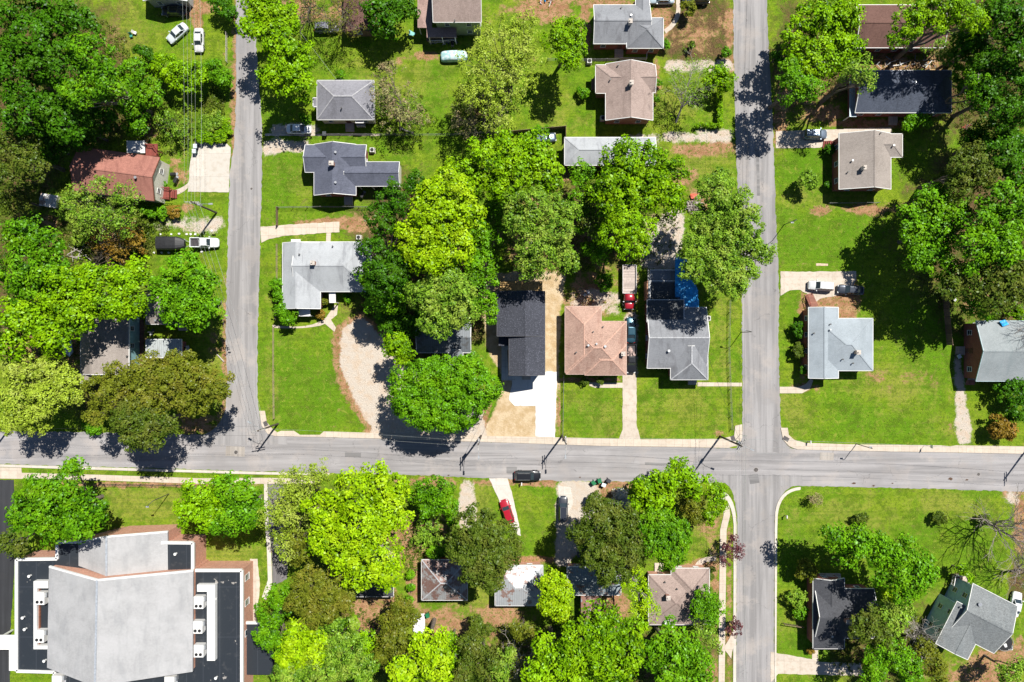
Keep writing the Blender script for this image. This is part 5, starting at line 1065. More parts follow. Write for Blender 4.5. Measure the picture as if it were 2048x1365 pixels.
def lawn_chair(px, py, label, a, c):
    x, y = P(px, py, .4); t = thing('lawn_chair', label, 'chair', (x, y, 0), R(a)); m = m_plain('chair_%d' % int(c[0] * 100), c, .5)
    MB().box(-.25, -.25, .38, .25, .25, .43).build('seat', m, t, world=False); b = MB(); b.add([(-.26, .24, .42), (.26, .24, .42), (.26, .38, .95), (-.26, .38, .95), (-.26, .28, .42), (.26, .28, .42), (.26, .42, .95), (-.26, .42, .95)], [(0, 1, 2, 3), (7, 6, 5, 4), (0, 4, 5, 1), (1, 5, 6, 2), (2, 6, 7, 3), (3, 7, 4, 0)]); b.build('backrest', m, t, world=False)
    for u in (-.22, .22):
        for v in (-.22, .22): MB().tube([(u, v, 0), (u, v, .4)], .02, 5).build('leg', m, t, world=False)
lawn_chair(1177, 586, 'white plastic chair in the dappled dirt yard', 30, (.75, .76, .78)); lawn_chair(1170, 590, 'second pale chair beside the white one in the dirt yard', 140, (.5, .5, .5)); lawn_chair(262, 72, 'green chair lying near toys on the top-left grass', 10, (.05, .3, .22)); lawn_chair(270, 66, 'pale chair on the top-left grass', 70, (.8, .78, .76)); lawn_chair(1910, 600, 'orange-brown chair under the right-hand trees', 50, (.5, .24, .12)); lawn_chair(1425, 572, 'pale chair under the leaning tree', 80, (.7, .68, .66)); lawn_chair(302, 668, 'white chair between the two small left-hand roofs', 15, (.78, .76, .72)); lawn_chair(306, 661, 'dark chair by the brick step of the small bungalow', 200, (.1, .1, .1))
bare_tree(2095, 655, 50, 11, 'leafless tree beyond the right edge throwing branch shadows on a roof')
# trampoline
def trampoline():
    x, y = P(2010, 1286, .9); t = thing('trampoline', 'round black trampoline behind the teal house', 'trampoline', (x, y, 0)); r = 1.55
    MB().cyl(0, 0, .86, .9, r * .9, 32).build('mat', BLACK, t, world=False)
    MB().tube([(r * math.cos(k * math.pi / 16), r * math.sin(k * math.pi / 16), .9) for k in range(33)], .05, 6, cap=False).build('rim', METAL, t, world=False)
    for k in range(6): a = k * math.pi / 3; MB().tube([(r * math.cos(a), r * math.sin(a), 0), (r * math.cos(a), r * math.sin(a), .9)], .03, 6).build('leg', METAL, t, world=False)
    o = tag(MB().box(x - .3, y - .55, .92, x + .25, y - .15, 1.0, rot=.4).box(x - .1, y - .8, .92, x + .35, y - .55, .98, rot=.2).build('blanket', WHITE), 'crumpled white cloth lying on the trampoline', 'cloth'); recenter(o)
trampoline()
# tarpaulins: creased sheets
def tarp(pts, z, m, label, key=None, amp=.12, nm='tarpaulin', cat='tarpaulin', over=0.0):
    q = pxpoly(pts, z); xs = [a for a, b in q]; ys = [b for a, b in q]; n = 26; X = np.linspace(min(xs), max(xs), n); Y = np.linspace(min(ys), max(ys), n); idx = {}; mb = MB()
    gx, gy = np.meshgrid(X, Y); ins = pip(gx, gy, q); rr = np.random.default_rng(int(z * 100) + len(pts))
    for j in range(n):
        for i in range(n):
            zz = z + amp * (mnoise.noise(Vector((X[i] * 1.2, Y[j] * 1.2, z))) + .5 * mnoise.noise(Vector((X[i] * 3, Y[j] * 3, z)))); idx[j, i] = len(mb.v); mb.v.append((X[i], Y[j], max(.04, zz)))
    for j in range(n - 1):
        for i in range(n - 1):
            if ins[j, i] or ins[j + 1, i + 1]: mb.f.append((idx[j, i], idx[j, i + 1], idx[j + 1, i + 1], idx[j + 1, i])); mb.m.append(0)
    used = sorted({i for f in mb.f for i in f}); mp = {k: i for i, k in enumerate(used)}; mb.v = [mb.v[k] for k in used]; mb.f = [tuple(mp[i] for i in f) for f in mb.f]
    o = mb.build(nm, m, smooth=True); tag(recenter(o), label, cat); so_ = o.modifiers.new('thick', 'SOLIDIFY'); so_.thickness = .03; return o
BLUE = m_plain('blue_tarp', (.02, .32, .70), .45, 0, .3, 1.5)
tarp([(1350, 515), (1372, 520), (1382, 560), (1394, 580), (1398, 625), (1386, 640), (1366, 628), (1366, 598), (1350, 590)], 3.5, BLUE, 'bright blue tarpaulin sagging over the side of the large grey house')
tarp([(1999, 643), (2010, 640), (2018, 649), (2006, 654)], 4.5, BLUE, 'small blue tarpaulin bundle on the sage grey roof', nm='tarpaulin')
tarp([(828, 1232), (848, 1228), (850, 1250), (846, 1270), (826, 1262)], .35, m_plain('white_sheet', (.7, .7, .7), .7, 0, .1), 'white tarpaulin spread on the ground behind the rusty bungalow', amp=.3)
tarp([(128, 690), (142, 680), (146, 706), (138, 714), (130, 704)], .9, m_plain('silver_sheet', (.5, .56, .6), .4, .2, .2), 'silver ribbed sheet lying by the left-hand house', amp=.25)
tarp([(818, 60), (832, 68), (826, 72), (818, 70)], .8, m_plain('turquoise_sheet', (.2, .5, .46), .6), 'small turquoise sheet by the wrap-around porch')
tarp([(1380, 388), (1394, 388), (1397, 396), (1383, 398)], .4, m_plain('orange_sheet', (.6, .1, .05), .6), 'small orange-red sheet above the brush heap', amp=.15)
tarp([(1632, 527), (1655, 528), (1656, 532), (1632, 532)], .06, m_plain('bare_board', (.55, .42, .3), .8), 'flat pale board lying on the lawn above the concrete drive', amp=.02, nm='board', cat='board')
# junk: piles of boards and branches
def pile(px, py, rx, ry, n, label, nm, cols, L=(1, 2.4), seed=1):
    rr = random.Random(seed); x, y = P(px, py); mb = MB()
    for k in range(n):
        a = rr.uniform(0, math.pi); l = rr.uniform(*L) / 2; u, v = x + rr.uniform(-1, 1) * rx / K, y + rr.uniform(-1, 1) * ry / K; z = rr.uniform(.1, .6)
        mb.tube([(u - l * math.cos(a), v - l * math.sin(a), z), (u + l * math.cos(a), v + l * math.sin(a), z + rr.uniform(-.1, .2))], rr.uniform(.03, .1), 5, m=rr.randrange(len(cols)))
    tag(recenter(mb.build(nm, cols)), label, 'pile')
pile(1389, 413, 13, 9, 70, 'grey heap of cut branches beside the large street-side tree', 'brush_pile', [PALEBARK, BARK], seed=3)
pile(1810, 128, 60, 10, 60, 'strewn boards and rubble behind the dark blue-grey roof', 'rubble_pile', [WHITE, RAWWOOD, DKWOOD, GREYP], (.6, 2.2), 5)
pile(1655, 128, 50, 12, 26, 'white scrap and boards under the bright tree at the top right', 'scrap_heap', [WHITE, PL, GREYP], (.4, 1.2), 6)
pile(160, 505, 14, 12, 9, 'three pale planks lying in the brown thicket', 'timber_stack', [PALEBARK], (2.0, 3.0), 9)
pile(1090, 4, 14, 6, 16, 'blue and red clutter at the top edge', 'clutter_pile', [BLUE, m_plain('red_plastic', (.5, .03, .05), .5), WHITE], (.3, 1.0), 11); pile(888, 86, 26, 6, 20, 'dark clutter under the porch rail of the two-storey house', 'clutter_pile', [GREYP, BLACK, m_plain('navy_cloth', (.03, .04, .15), .8)], (.3, .8), 12)
pile(1935, 256, 12, 5, 14, 'rusty red machinery in the shaded yard at the right', 'scrap_heap', [m_plain('rust_red', (.3, .07, .04), .8), BARK], (.5, 1.3), 14)
o = MB().tube([PV(1958, 138, .3), PV(1956, 165, .4), PV(1948, 180, .3)], [.2, .17, .12], 8).build('fallen_log', PALEBARK); tag(recenter(o), 'pale fallen trunk lying in the dark trees at right', 'log')
o = MB().tube([PV(800, 256, .2), PV(812, 262, .25), PV(828, 266, .2)], [.16, .14, .1], 8).build('fallen_log', PALEBARK); tag(recenter(o), 'pale log lying under the bare budding tree', 'log')
o = MB().tube([PV(434, 709, .12), PV(448, 724, .12)], [.12, .12], 8).build('timber_post', PALEBARK); tag(recenter(o), 'grey timber post lying on the verge of the first side street', 'log')
for i, (px, py) in enumerate([(309, 506), (324, 506), (338, 506), (354, 507), (375, 506), (404, 504), (321, 469), (343, 469), (359, 468), (374, 469), (382, 469), (391, 469), (424, 462)]):
    x, y = P(px, py); rr = random.Random(i); o = MB().prism([(x + .24 * math.cos(k * .9) * rr.uniform(.7, 1.2), y + .2 * math.sin(k * .9) * rr.uniform(.7, 1.2)) for k in range(7)], .0, .16).build('edging_stone', WHITE); tag(recenter(o), 'white edging stone, %s from the left in the %s row by the trailer' % (['first', 'second', 'third', 'fourth', 'fifth', 'sixth', 'seventh'][i if i < 6 else i - 6], 'lower' if i < 6 else 'upper'), 'stone', 'white edging stones')
# ------------------------------------------------------------------ fences
def fence(pts, label, kind='wire', hgt=1.2, m=None, closed=False):
    q = [P(a, b, hgt) for a, b in pts]; x0, y0 = q[0]; t = thing('fence', label, 'fence', (x0, y0, 0)); m = m or (m_plain('chain_link', (.22, .22, .21), .6, .3) if kind == 'wire' else DKWOOD)
    pan = MB(); 
    for (a, b) in zip(q[:-1], q[1:]):
        L = math.hypot(b[0] - a[0], b[1] - a[1]); n = max(1, round(L / 2.6))
        for k in range(n + 1):
            if k == 0 and a != q[0]: continue
            x, y = a[0] + (b[0] - a[0]) * k / n, a[1] + (b[1] - a[1]) * k / n; s = .04 if kind != 'board' else .07
            MB().box(x - s, y - s, -.2, x + s, y + s, hgt + .06).build('post', m, t)
        if kind == 'board': strip(pan, (*a, hgt), (*b, hgt), .05, hgt - .06)
        elif kind == 'rail':
            for z in (hgt - .05, hgt * .45): strip(pan, (*a, z), (*b, z), .06, .12)
        else:
            pan.tube([(*a, hgt), (*b, hgt)], .018, 5)
            for z in [hgt * j / 8 for j in range(1, 8)]: pan.tube([(*a, z), (*b, z)], .008, 3)
            nv = int(L / .3)
            for k in range(nv): x, y = a[0] + (b[0] - a[0]) * k / nv, a[1] + (b[1] - a[1]) * k / nv; pan.tube([(x, y, .05), (x, y, hgt)], .007, 3)
    pan.build('board_panel' if kind == 'board' else 'rails' if kind == 'rail' else 'mesh_panel', m, t)
fence([(545, 655), (545, 740), (546, 838)], 'rail fence down the left side of the striped green lawn', 'rail', 1.0, m_planks('fence_tan', (.4, .32, .2)))
fence([(552, 488), (552, 560), (549, 640)], 'short fence between first street and the pale grey house', 'rail', 1.0, m_planks('fence_tan', (.4, .32, .2)))
fence([(554, 414), (640, 413), (740, 413)], 'wire fence below the slate-roofed brick house', 'wire'); fence([(552, 414), (552, 450)], 'dark short fence beside the curving drive', 'board', 1.1, DKWOOD)
fence([(650, 268), (760, 268), (900, 268), (1000, 262)], 'weathered boundary fence below the hip-roofed house', 'wire', 1.2); fence([(1000, 264), (1132, 252), (1132, 276)], 'dark board fence behind the silver car', 'board', 1.7, DKWOOD)
fence([(1240, 116), (1294, 116), (1295, 98)], 'white rail fence between the two upper brick houses', 'rail', 1.1, WHITE); fence([(1096, 117), (1190, 118), (1240, 117)], 'wire fence behind the upper brick houses', 'wire')
fence([(200, 971), (300, 972), (400, 973)], 'dark wire fence along the church lawn', 'wire', 1.2, m_plain('dark_post', (.06, .06, .06), .6)); fence([(1128, 752), (1126, 872)], 'low wire fence beside the wide white drive', 'wire', 1.0)
fence([(1443, 130), (1443, 250)], 'wire fence inside the hedge by the second street', 'wire', 1.2); fence([(1462, 600), (1460, 700), (1466, 860)], 'pale wire fence along the street side of the corner lawn', 'wire', 1.1)
fence([(1896, 580), (1906, 690)], 'tall grey board fence below the right-hand trees', 'board', 1.8, DKWOOD); fence([(1660, 428 - 22), (1760, 405)], 'low wire fence on the bare strip behind the gabled house', 'wire', .8)
fence([(451, 64), (451, 122)], 'short rail fence on the grass at the top left', 'rail', 1.0, PALEBARK)
# wooden walk beside the pale blue wall
o = MB().box(*P(279, 723, .1), 0, *P(287, 640, .1), .1).build('boardwalk', m_planks('walk_planks', (.2, .1, .07), .3, 'Y')); struct(o)
# ------------------------------------------------------------------ trees, shrubs and hedges
# top-left wood
tree('D', 'n', 16, [(50, 50, 75), (140, 40, 55), (30, 140, 62), (105, 125, 58)], 'huge deep green tree filling the top-left corner')
tree('V', 'n', 15, [(180, 110, 48), (205, 165, 46), (150, 190, 40)], 'dense green tree next below the corner giant at top left')
tree('D', 'n', 14, [(55, 220, 58), (120, 235, 50)], 'dark tree in the heart of the top-left wood')
tree('D', 'n', 9, [(200, 240, 34), (160, 265, 36)], 'dark tree above the red-brown roof', tall=False)
tree('E', 'f', 11, [(22, 290, 46), (55, 330, 36), (15, 350, 30)], 'dull green tree at the left edge beside the shed thicket')
tree('V', 'f', 7, [(265, 150, 36), (288, 185, 34), (255, 205, 30)], 'mid-height tree between the wood and the parked white cars')
tree('M', 'f', 5, [(330, 130, 30), (360, 150, 34), (390, 150, 26)], 'broad loose shrub tree just below the white cars')
tree('V', 'f', 4.5, [(425, 140, 24), (448, 158, 20)], 'small tree beside the first side street near its shaded stretch')
tree('D', 'f', 4, [(292, 108, 14), (275, 100, 10)], 'dark low bush at the edge of the grass behind the parked cars', 'bush', 'bush')
tree('V', 'f', 5, [(268, 250, 24), (280, 225, 18)], 'leafy small tree beside the broken paving above the maroon deck')
tree('G', 's', 5, [(335, 250, 30), (355, 268, 24), (350, 235, 24)], 'thin branching tree with sparse leaves right of the maroon steps', tall=False, dens=.6)
tree('M', 'b', 1.4, [(400, 274, 14), (420, 276, 14), (440, 274, 14), (454, 262, 12), (450, 245, 10)], 'overgrown hedge along the top of the pale drive', 'hedge', 'hedge')
tree('G', 'f', 1.2, [(410, 250, 20), (436, 240, 18)], 'weedy growth behind the overgrown hedge', 'bush', 'bush')
# over the top of the first street
tree('M', 'n', 14, [(520, 20, 42), (560, 30, 40), (500, 55, 24), (555, 80, 44), (575, 130, 42), (550, 150, 34), (600, 170, 32), (610, 110, 24)], 'tall bright green tree leaning over the first side street at the top', tall=False)
bare_tree(620, 15, 50, 10, 'leafless spreading tree over the dirt drive by the grey suv', leaf='E')
bare_tree(690, 22, 40, 9, 'half bare tree over the near-black shed', leaf='O')
tree('D', 'n', 9, [(762, 22, 38), (800, 10, 34), (775, 50, 28)], 'dark tree right of the near-black shed', tall=False)
tree('D', 'f', 4.5, [(440, 8, 22), (460, 25, 16)], 'dark tree beside the top edge near the black sedan')
tree('Y', 's', 13, [(1000, 90, 62), (960, 130, 48), (1040, 130, 50), (1010, 180, 56), (1050, 60, 36), (950, 190, 36), (990, 240, 34)], 'large pale yellow-green tree with visible branches, top middle', dens=1.5)
tree('M', 'f', 9, [(1120, 75, 34), (1150, 60, 26), (1155, 100, 24), (1135, 120, 26)], 'mid-sized green tree left of the white-eaved grey brick house')
tree('B', 't', 7, [(780, 150, 36), (760, 190, 30), (800, 200, 34), (830, 230, 30), (790, 240, 30)], 'budding pinkish tree with twiggy crown on the lawn', dens=1.3)
bare_tree(798, 205, 48, 6, 'small leafless tree with leaning trunk by the boundary fence', base=(800, 262), leaf='G')
bare_tree(950, 245, 46, 8, 'brown leafless tree above the bright middle tree', leaf='B'); tree('E', 's', 6, [(935, 185, 26), (925, 215, 26)], 'dull sparse tree left of the pale yellow-green giant')
tree('V', 'b', 2.2, [(681, 148, 10)], 'round bush behind the square grey hip-roofed house', 'bush', 'bush'); tree('V', 'f', 1.8, [(615, 240, 9), (604, 233, 7)], 'small bush at the front corner of the hip-roofed house', 'bush', 'bush')
tree('V', 'f', 2, [(1076, 262, 12), (1092, 262, 8)], 'bush beside the silver car at the board fence', 'bush', 'bush')
# big central belt
tree('M', 'n', 14, [(975, 330, 52), (1020, 300, 40), (1065, 310, 44), (1090, 350, 42), (1040, 350, 46), (930, 350, 34), (1000, 370, 34)], 'bright green tree crown just above the fine-leaved one')
tree('L', 'n', 18, [(900, 380, 54), (860, 400, 42), (930, 430, 36), (870, 450, 56), (830, 480, 44), (900, 500, 50), (860, 520, 36)], 'brilliant lime tree, tallest of the central belt')
tree('D', 'f', 13, [(790, 400, 38), (760, 440, 34), (745, 500, 32), (770, 560, 44), (800, 520, 34), (750, 580, 30), (830, 370, 28)], 'deep green tree wrapping the right end of the pale grey house')
tree('G', 'f', 14, [(895, 570, 50), (855, 590, 44), (910, 620, 44), (870, 640, 38), (880, 600, 44), (930, 590, 26)], 'soft green fine-leaved tree above the half-hidden grey house', dens=1.2)
tree('V', 'f', 11, [(740, 545, 28), (760, 600, 34), (790, 590, 30)], 'green tree touching the lower right corner of the pale grey roof', tall=False)
tree('D', 'f', 7, [(785, 640, 36), (815, 650, 32)], 'dark green tree above the gravel drive', tall=False)
tree('M', 'f', 8, [(790, 690, 26), (812, 700, 22), (776, 702, 16), (800, 720, 16)], 'feathery light tree between gravel drive and round tree', dens=1.1)
tree('G', 'f', 14, [(1080, 420, 48), (1040, 440, 38), (1110, 460, 46), (1075, 490, 46), (1120, 510, 38), (1060, 530, 30), (1030, 400, 30), (1140, 420, 26)], 'fine-leaved green tree above the tall new house', dens=.92)
tree('V', 'f', 10, [(965, 480, 40), (965, 530, 38), (960, 580, 34), (975, 620, 26), (1000, 430, 34)], 'shadowy thin tree left of the tall new house', tall=False, dens=.8); tree('V', 'f', 10, [(1175, 440, 34), (1165, 390, 34), (1195, 500, 30), (1165, 345, 26)], 'mid-height tree joining the two big crowns of the central belt', tall=False, dens=.8)
tree('M', 'n', 14, [(1250, 320, 48), (1295, 330, 44), (1320, 370, 36), (1230, 365, 42), (1280, 390, 50), (1225, 410, 36), (1345, 345, 34), (1350, 400, 30), (1200, 380, 28)], 'bright green tree over the right end of the long light grey house', dens=.9)
tree('M', 'f', 12, [(1250, 440, 38), (1230, 470, 34), (1265, 490, 34), (1290, 460, 28)], 'lighter tree below it beside the flatbed truck lawn', dens=.9)
tree('E', 's', 9, [(1190, 400, 30), (1180, 450, 26), (1330, 440, 24)], 'thin dark tree in the gap of the central belt')
tree('G', 'f', 15, [(1440, 400, 52), (1480, 430, 46), (1420, 450, 46), (1465, 490, 52), (1400, 500, 40), (1500, 490, 34), (1440, 540, 44), (1470, 570, 32), (1390, 540, 30), (1440, 360, 28), (1530, 505, 22), (1495, 540, 26)], 'spreading tree leaning over the second side street and the blue tarpaulin', base=(1437, 560), dens=1.1)
tree('V', 'b', 3, [(1208, 563, 19)], 'round green bush beside the red flatbed truck', 'bush', 'bush')
# round tree and its neighbours
tree('V', 'r', 10, [(815, 785, 44), (850, 760, 46), (900, 755, 48), (940, 745, 34), (960, 780, 42), (830, 820, 34), (880, 810, 48), (930, 815, 42), (895, 840, 28), (850, 835, 26)], 'broad evenly domed green tree between gravel drive and road', base=(888, 800), dens=1.05)
# left side
tree('G', 's', 8, [(150, 400, 36), (200, 390, 40), (250, 400, 36), (190, 440, 40), (240, 445, 34), (160, 440, 30)], 'tangled pale tree below the red-brown roof', dens=1.5)
tree('R', 's', 5, [(260, 470, 26), (230, 500, 26), (280, 490, 20), (200, 480, 24)], 'russet scrub in the clearing left of the trailer', 'scrub_bush', 'bush', dens=1.3)
bare_tree(225, 500, 46, 6, 'grey leafless thicket tree left of the covered trailer'); tree('G', 'f', 1.8, [(130, 420, 26), (100, 400, 20), (160, 470, 22)], 'low pale scrub beside the white garden shed', 'scrub_bush', 'bush')
tree('V', 'b', 2, [(300, 424, 13), (322, 426, 13), (288, 420, 10)], 'dark green bush row behind the red-brown house', 'hedge', 'hedge'); tree('R', 'b', 2, [(346, 422, 14)], 'yellow-tipped round bush at the end of the hedge', 'bush', 'bush'); tree('V', 'b', 1.5, [(327, 369, 7)], 'small bush at the maroon porch steps', 'bush', 'bush')
tree('V', 'n', 13, [(45, 470, 46), (85, 490, 38), (35, 540, 50), (95, 540, 40), (60, 590, 42)], 'big green tree at the left edge in line with the trailer')
tree('M', 'n', 13, [(140, 570, 46), (185, 560, 36), (150, 625, 46), (110, 600, 38), (200, 600, 40)], 'bright tree above the grey-brown roof')
tree('M', 'n', 11, [(245, 560, 40), (265, 600, 36), (235, 610, 30), (275, 540, 28)], 'bright tree between the two left-hand roofs')
tree('M', 'n', 12, [(30, 640, 48), (80, 660, 42), (20, 690, 34), (110, 680, 30)], 'green tree at the left edge above the yellow-green one')
tree('V', 'n', 11, [(360, 545, 42), (330, 580, 34), (400, 570, 40), (370, 600, 48), (415, 610, 30), (350, 625, 36), (395, 635, 32)], 'round street-side tree below the white pickup truck')
tree('Y', 'f', 10, [(45, 740, 48), (100, 740, 36), (130, 765, 34), (30, 800, 44), (90, 800, 40), (60, 840, 38), (140, 790, 26), (10, 850, 20)], 'yellow-green tree at the left edge above the road')
tree('O', 'f', 12, [(210, 790, 46), (240, 760, 38), (290, 745, 42), (330, 770, 44), (370, 750, 44), (410, 770, 42), (380, 800, 36), (290, 800, 44), (440, 775, 26), (350, 725, 28), (190, 830, 26)], 'wide olive-green tree at the street corner', dens=1.05)
tree('E', 'f', 12, [(270, 850, 46), (310, 850, 38), (285, 875, 36), (260, 830, 34)], 'darker rounded tree in front of the olive one, over the road', dens=1.2)
tree('V', 'f', 2.5, [(185, 858, 16), (172, 850, 10)], 'small green bush at the road edge under the olive tree', 'bush', 'bush'); tree('V', 'b', 2, [(376, 718, 9)], 'round bush beside the white outbuilding', 'bush', 'bush')
# church grounds
tree('V', 'n', 11, [(80, 1000, 50), (130, 980, 42), (170, 1015, 44), (110, 1040, 52), (50, 1030, 40), (150, 1055, 38), (145, 940, 22)], 'large vivid tree at the church car park')
tree('E', 'f', 7, [(18, 1085, 26), (38, 1095, 20)], 'dull bushy tree at the left edge beside the church')
tree('M', 'n', 9, [(390, 990, 34), (375, 1025, 30), (415, 1030, 34), (430, 985, 30)], 'bright tree on the church lawn, left of its twin')
tree('V', 'n', 10, [(460, 985, 36), (495, 990, 34), (470, 1035, 40), (505, 1030, 28), (440, 1050, 26)], 'darker twin tree at the right of the church lawn')
# lower middle
tree('Y', 's', 11, [(570, 985, 40), (605, 960, 36), (545, 1030, 34), (580, 1040, 38), (560, 1075, 26), (568, 1105, 22), (640, 950, 30), (600, 1010, 34)], 'pale feathery tree beside the road and the lane', dens=1.7)
tree('L', 'n', 17, [(700, 985, 50), (760, 970, 46), (650, 1030, 44), (720, 1050, 56), (780, 1030, 44), (680, 1100, 50), (750, 1110, 56), (640, 1090, 32), (720, 1150, 38), (775, 1150, 34), (790, 985, 28)], 'giant lime tree, the brightest below the main road', bark=PALEBARK, dens=.88)
tree('V', 'f', 7, [(845, 985, 28), (880, 985, 30), (895, 1010, 24), (860, 1015, 26)], 'dark-leaved tree right of the giant lime tree')
tree('G', 's', 4, [(860, 1060, 30), (880, 1090, 24), (840, 1080, 22)], 'thin scrub in the bare yard below it', 'scrub_bush', 'bush', dens=1.2)
tree('V', 'f', 4, [(905, 1040, 14), (870, 1106, 16), (900, 1100, 14)], 'green bushes round the rusty bungalow corner', 'bush', 'bush'); tree('V', 'f', 2, [(822, 1150, 9), (822, 1175, 9), (818, 1200, 8)], 'narrow strip of bushes between lime tree and bungalow', 'bush', 'bush')
tree('E', 'f', 12, [(950, 1060, 44), (990, 1070, 42), (930, 1100, 36), (980, 1120, 46), (1010, 1110, 36), (950, 1140, 34), (985, 1160, 30)], 'rounded olive-green tree over the rusty bungalow', dens=1.3)
tree('O', 'f', 9, [(590, 1080, 24), (600, 1110, 22)], 'olive tree between lane and giant lime tree'); tree('O', 'f', 12, [(620, 1170, 42), (660, 1190, 40), (600, 1200, 34), (640, 1220, 42), (690, 1200, 26)], 'rounded olive tree left of the brown bare yard', dens=1.25)
tree('V', 'f', 10, [(560, 1190, 26), (545, 1230, 34), (530, 1270, 28), (560, 1290, 26)], 'green tree beside the church path')
tree('L', 'n', 12, [(590, 1280, 38), (630, 1290, 34), (580, 1320, 30)], 'lime-green tree at the bottom, nearest the church'); tree('G', 'f', 13, [(670, 1270, 40), (690, 1310, 42), (640, 1340, 44), (580, 1350, 36), (720, 1340, 34)], 'soft green trees along the bottom edge left of the bare yard', dens=1.3); tree('M', 'f', 7, [(700, 1250, 22), (735, 1290, 30), (745, 1320, 26)], 'small bright tree at the rim of the bare yard')
tree('O', 'f', 9, [(800, 1215, 24), (785, 1245, 26), (820, 1235, 20), (790, 1290, 36), (765, 1310, 22)], 'olive tree touching the white tarpaulin', dens=1.2)
tree('L', 'n', 12, [(850, 1300, 32), (875, 1330, 38), (830, 1350, 32), (800, 1345, 30), (880, 1280, 18)], 'lime-green tree at the bottom edge under the olive tree'); tree('M', 'f', 7, [(900, 1285, 20), (910, 1320, 20)], 'small fresh green tree right of the bottom lime tree')
tree('E', 'f', 5, [(955, 1250, 20), (975, 1262, 14), (945, 1268, 14)], 'isolated bush in the dry back yard', 'bush', 'bush'); tree('E', 'f', 8, [(945, 1300, 30), (975, 1330, 34), (930, 1350, 32)], 'dull green tree at the bottom, left of the bare thicket'); tree('G', 'f', 8, [(1000, 1345, 26), (1015, 1310, 20)], 'pale tree at the bottom beside the bare thicket')
bare_tree(1040, 1320, 40, 9, 'grey bare-branched tree among the bottom greenery', bark=PALEBARK, leaf='O'); tree('O', 'f', 7, [(1050, 1270, 22), (1030, 1260, 16)], 'small olive tree below the silver-roofed bungalow')
tree('L', 'f', 8, [(1105, 1165, 28), (1115, 1195, 34), (1100, 1210, 26), (1125, 1225, 22)], 'weeping yellow-green tree between silver and blue-grey roofs', dens=1.3)
tree('E', 'f', 13, [(1200, 1050, 46), (1240, 1060, 44), (1190, 1100, 40), (1250, 1110, 44), (1225, 1140, 38), (1160, 1060, 28), (1215, 1020, 26)], 'dull grey-green tree left of the compact rounded one', dens=1.2)
tree('V', 'b', 11, [(1325, 1050, 36), (1350, 1080, 36), (1310, 1090, 34), (1340, 1110, 32), (1300, 1060, 26)], 'compact rounded tree with cauliflower crown', dens=1.2)
tree('M', 'n', 8, [(1290, 980, 34), (1330, 960, 32), (1320, 1000, 36), (1360, 940, 26), (1390, 975, 30), (1285, 1010, 24)], 'bright tree beside the main road near the corner'); tree('O', 'f', 6, [(1385, 1010, 26), (1395, 1035, 20)], 'bronze-green bush tree behind the bright roadside tree'); tree('M', 'f', 6, [(1430, 985, 20), (1435, 1010, 20), (1420, 1030, 18)], 'small bright tree at the street corner pavement')
tree('W', 'b', 3, [(1240, 990, 14), (1250, 1005, 13), (1232, 1008, 12)], 'white flowering bush by the bins', 'bush', 'bush'); tree('E', 'f', 3, [(1190, 1000, 20), (1215, 1015, 16)], 'grey-green bush overlapping the gravel drive', 'bush', 'bush')
tree('L', 's', 11, [(1270, 1160, 26), (1285, 1190, 26), (1300, 1220, 26), (1275, 1220, 20)], 'thin lime tree between the metal roof and the taupe roof', bark=PALEBARK, dens=1.6)
tree('M', 'n', 15, [(1200, 1235, 34), (1170, 1280, 44), (1220, 1270, 44), (1260, 1270, 34), (1140, 1310, 36), (1200, 1320, 50), (1255, 1310, 40), (1230, 1350, 40)], 'great bright tree at the bottom centre')
tree('M', 'n', 12, [(1090, 1290, 30), (1110, 1330, 40), (1080, 1350, 34), (1160, 1355, 34)], 'fresh green tree left of the great bottom tree'); tree('V', 'n', 13, [(1335, 1280, 36), (1370, 1300, 38), (1340, 1330, 46), (1400, 1330, 32), (1310, 1310, 30), (1380, 1355, 34)], 'vivid tree at the bottom right of the great one')
tree('V', 'f', 7, [(1410, 1195, 24), (1425, 1215, 24), (1400, 1220, 22), (1420, 1240, 18)], 'green tree over the corner of the taupe roof by the pavement'); tree('G', 's', 6, [(1415, 1275, 22), (1430, 1290, 20), (1400, 1260, 18)], 'pale sparse tree beside the lower pavement', dens=1.4)
tree('P', 't', 5, [(1462, 1100, 22), (1480, 1105, 18), (1450, 1120, 14), (1470, 1080, 12)], 'purple-leaved street tree overhanging the lower street', dens=1.7); tree('P', 't', 4, [(1470, 1260, 16), (1478, 1250, 10), (1466, 1240, 9)], 'smaller purple-leaved street tree by the lower driveway', dens=1.7)
tree('E', 'f', 2, [(1418, 1155, 9), (1424, 1140, 7)], 'bush at the side of the taupe-roofed house', 'bush', 'bush'); bare_tree(1425, 1108, 18, 3.5, 'twiggy leafless shrub by the curved path', name='bare_shrub', depth=4)
# upper right
tree('M', 'n', 13.5, [(1640, 50, 52), (1600, 70, 40), (1690, 40, 40), (1660, 110, 46), (1620, 130, 38), (1700, 100, 36), (1660, 10, 40)], 'very tall bright tree at the top, right of the second street', base=(1608, 175), tall=False, dens=.8); tree('V', 'f', 10, [(1590, 170, 34), (1620, 180, 28), (1580, 140, 26)], 'shaded lower tree beside the second street at the top'); tree('G', 's', 11, [(1720, 140, 30), (1735, 165, 22), (1700, 150, 24)], 'outer sparse tree touching the dark blue-grey roof', dens=2.0)
tree('M', 'f', 16, [(1850, 20, 40), (1890, 5, 44), (1930, 20, 40), (1820, 50, 34), (1955, 40, 30), (1880, 50, 24), (1800, 75, 22)], 'leaning tree with bare trunk crossing the brown roof', base=(1790, 117), dens=.8); tree('G', 's', 6, [(1880, 100, 26), (1895, 115, 20)], 'small tree at the lower right corner of the brown roof', dens=1.5)
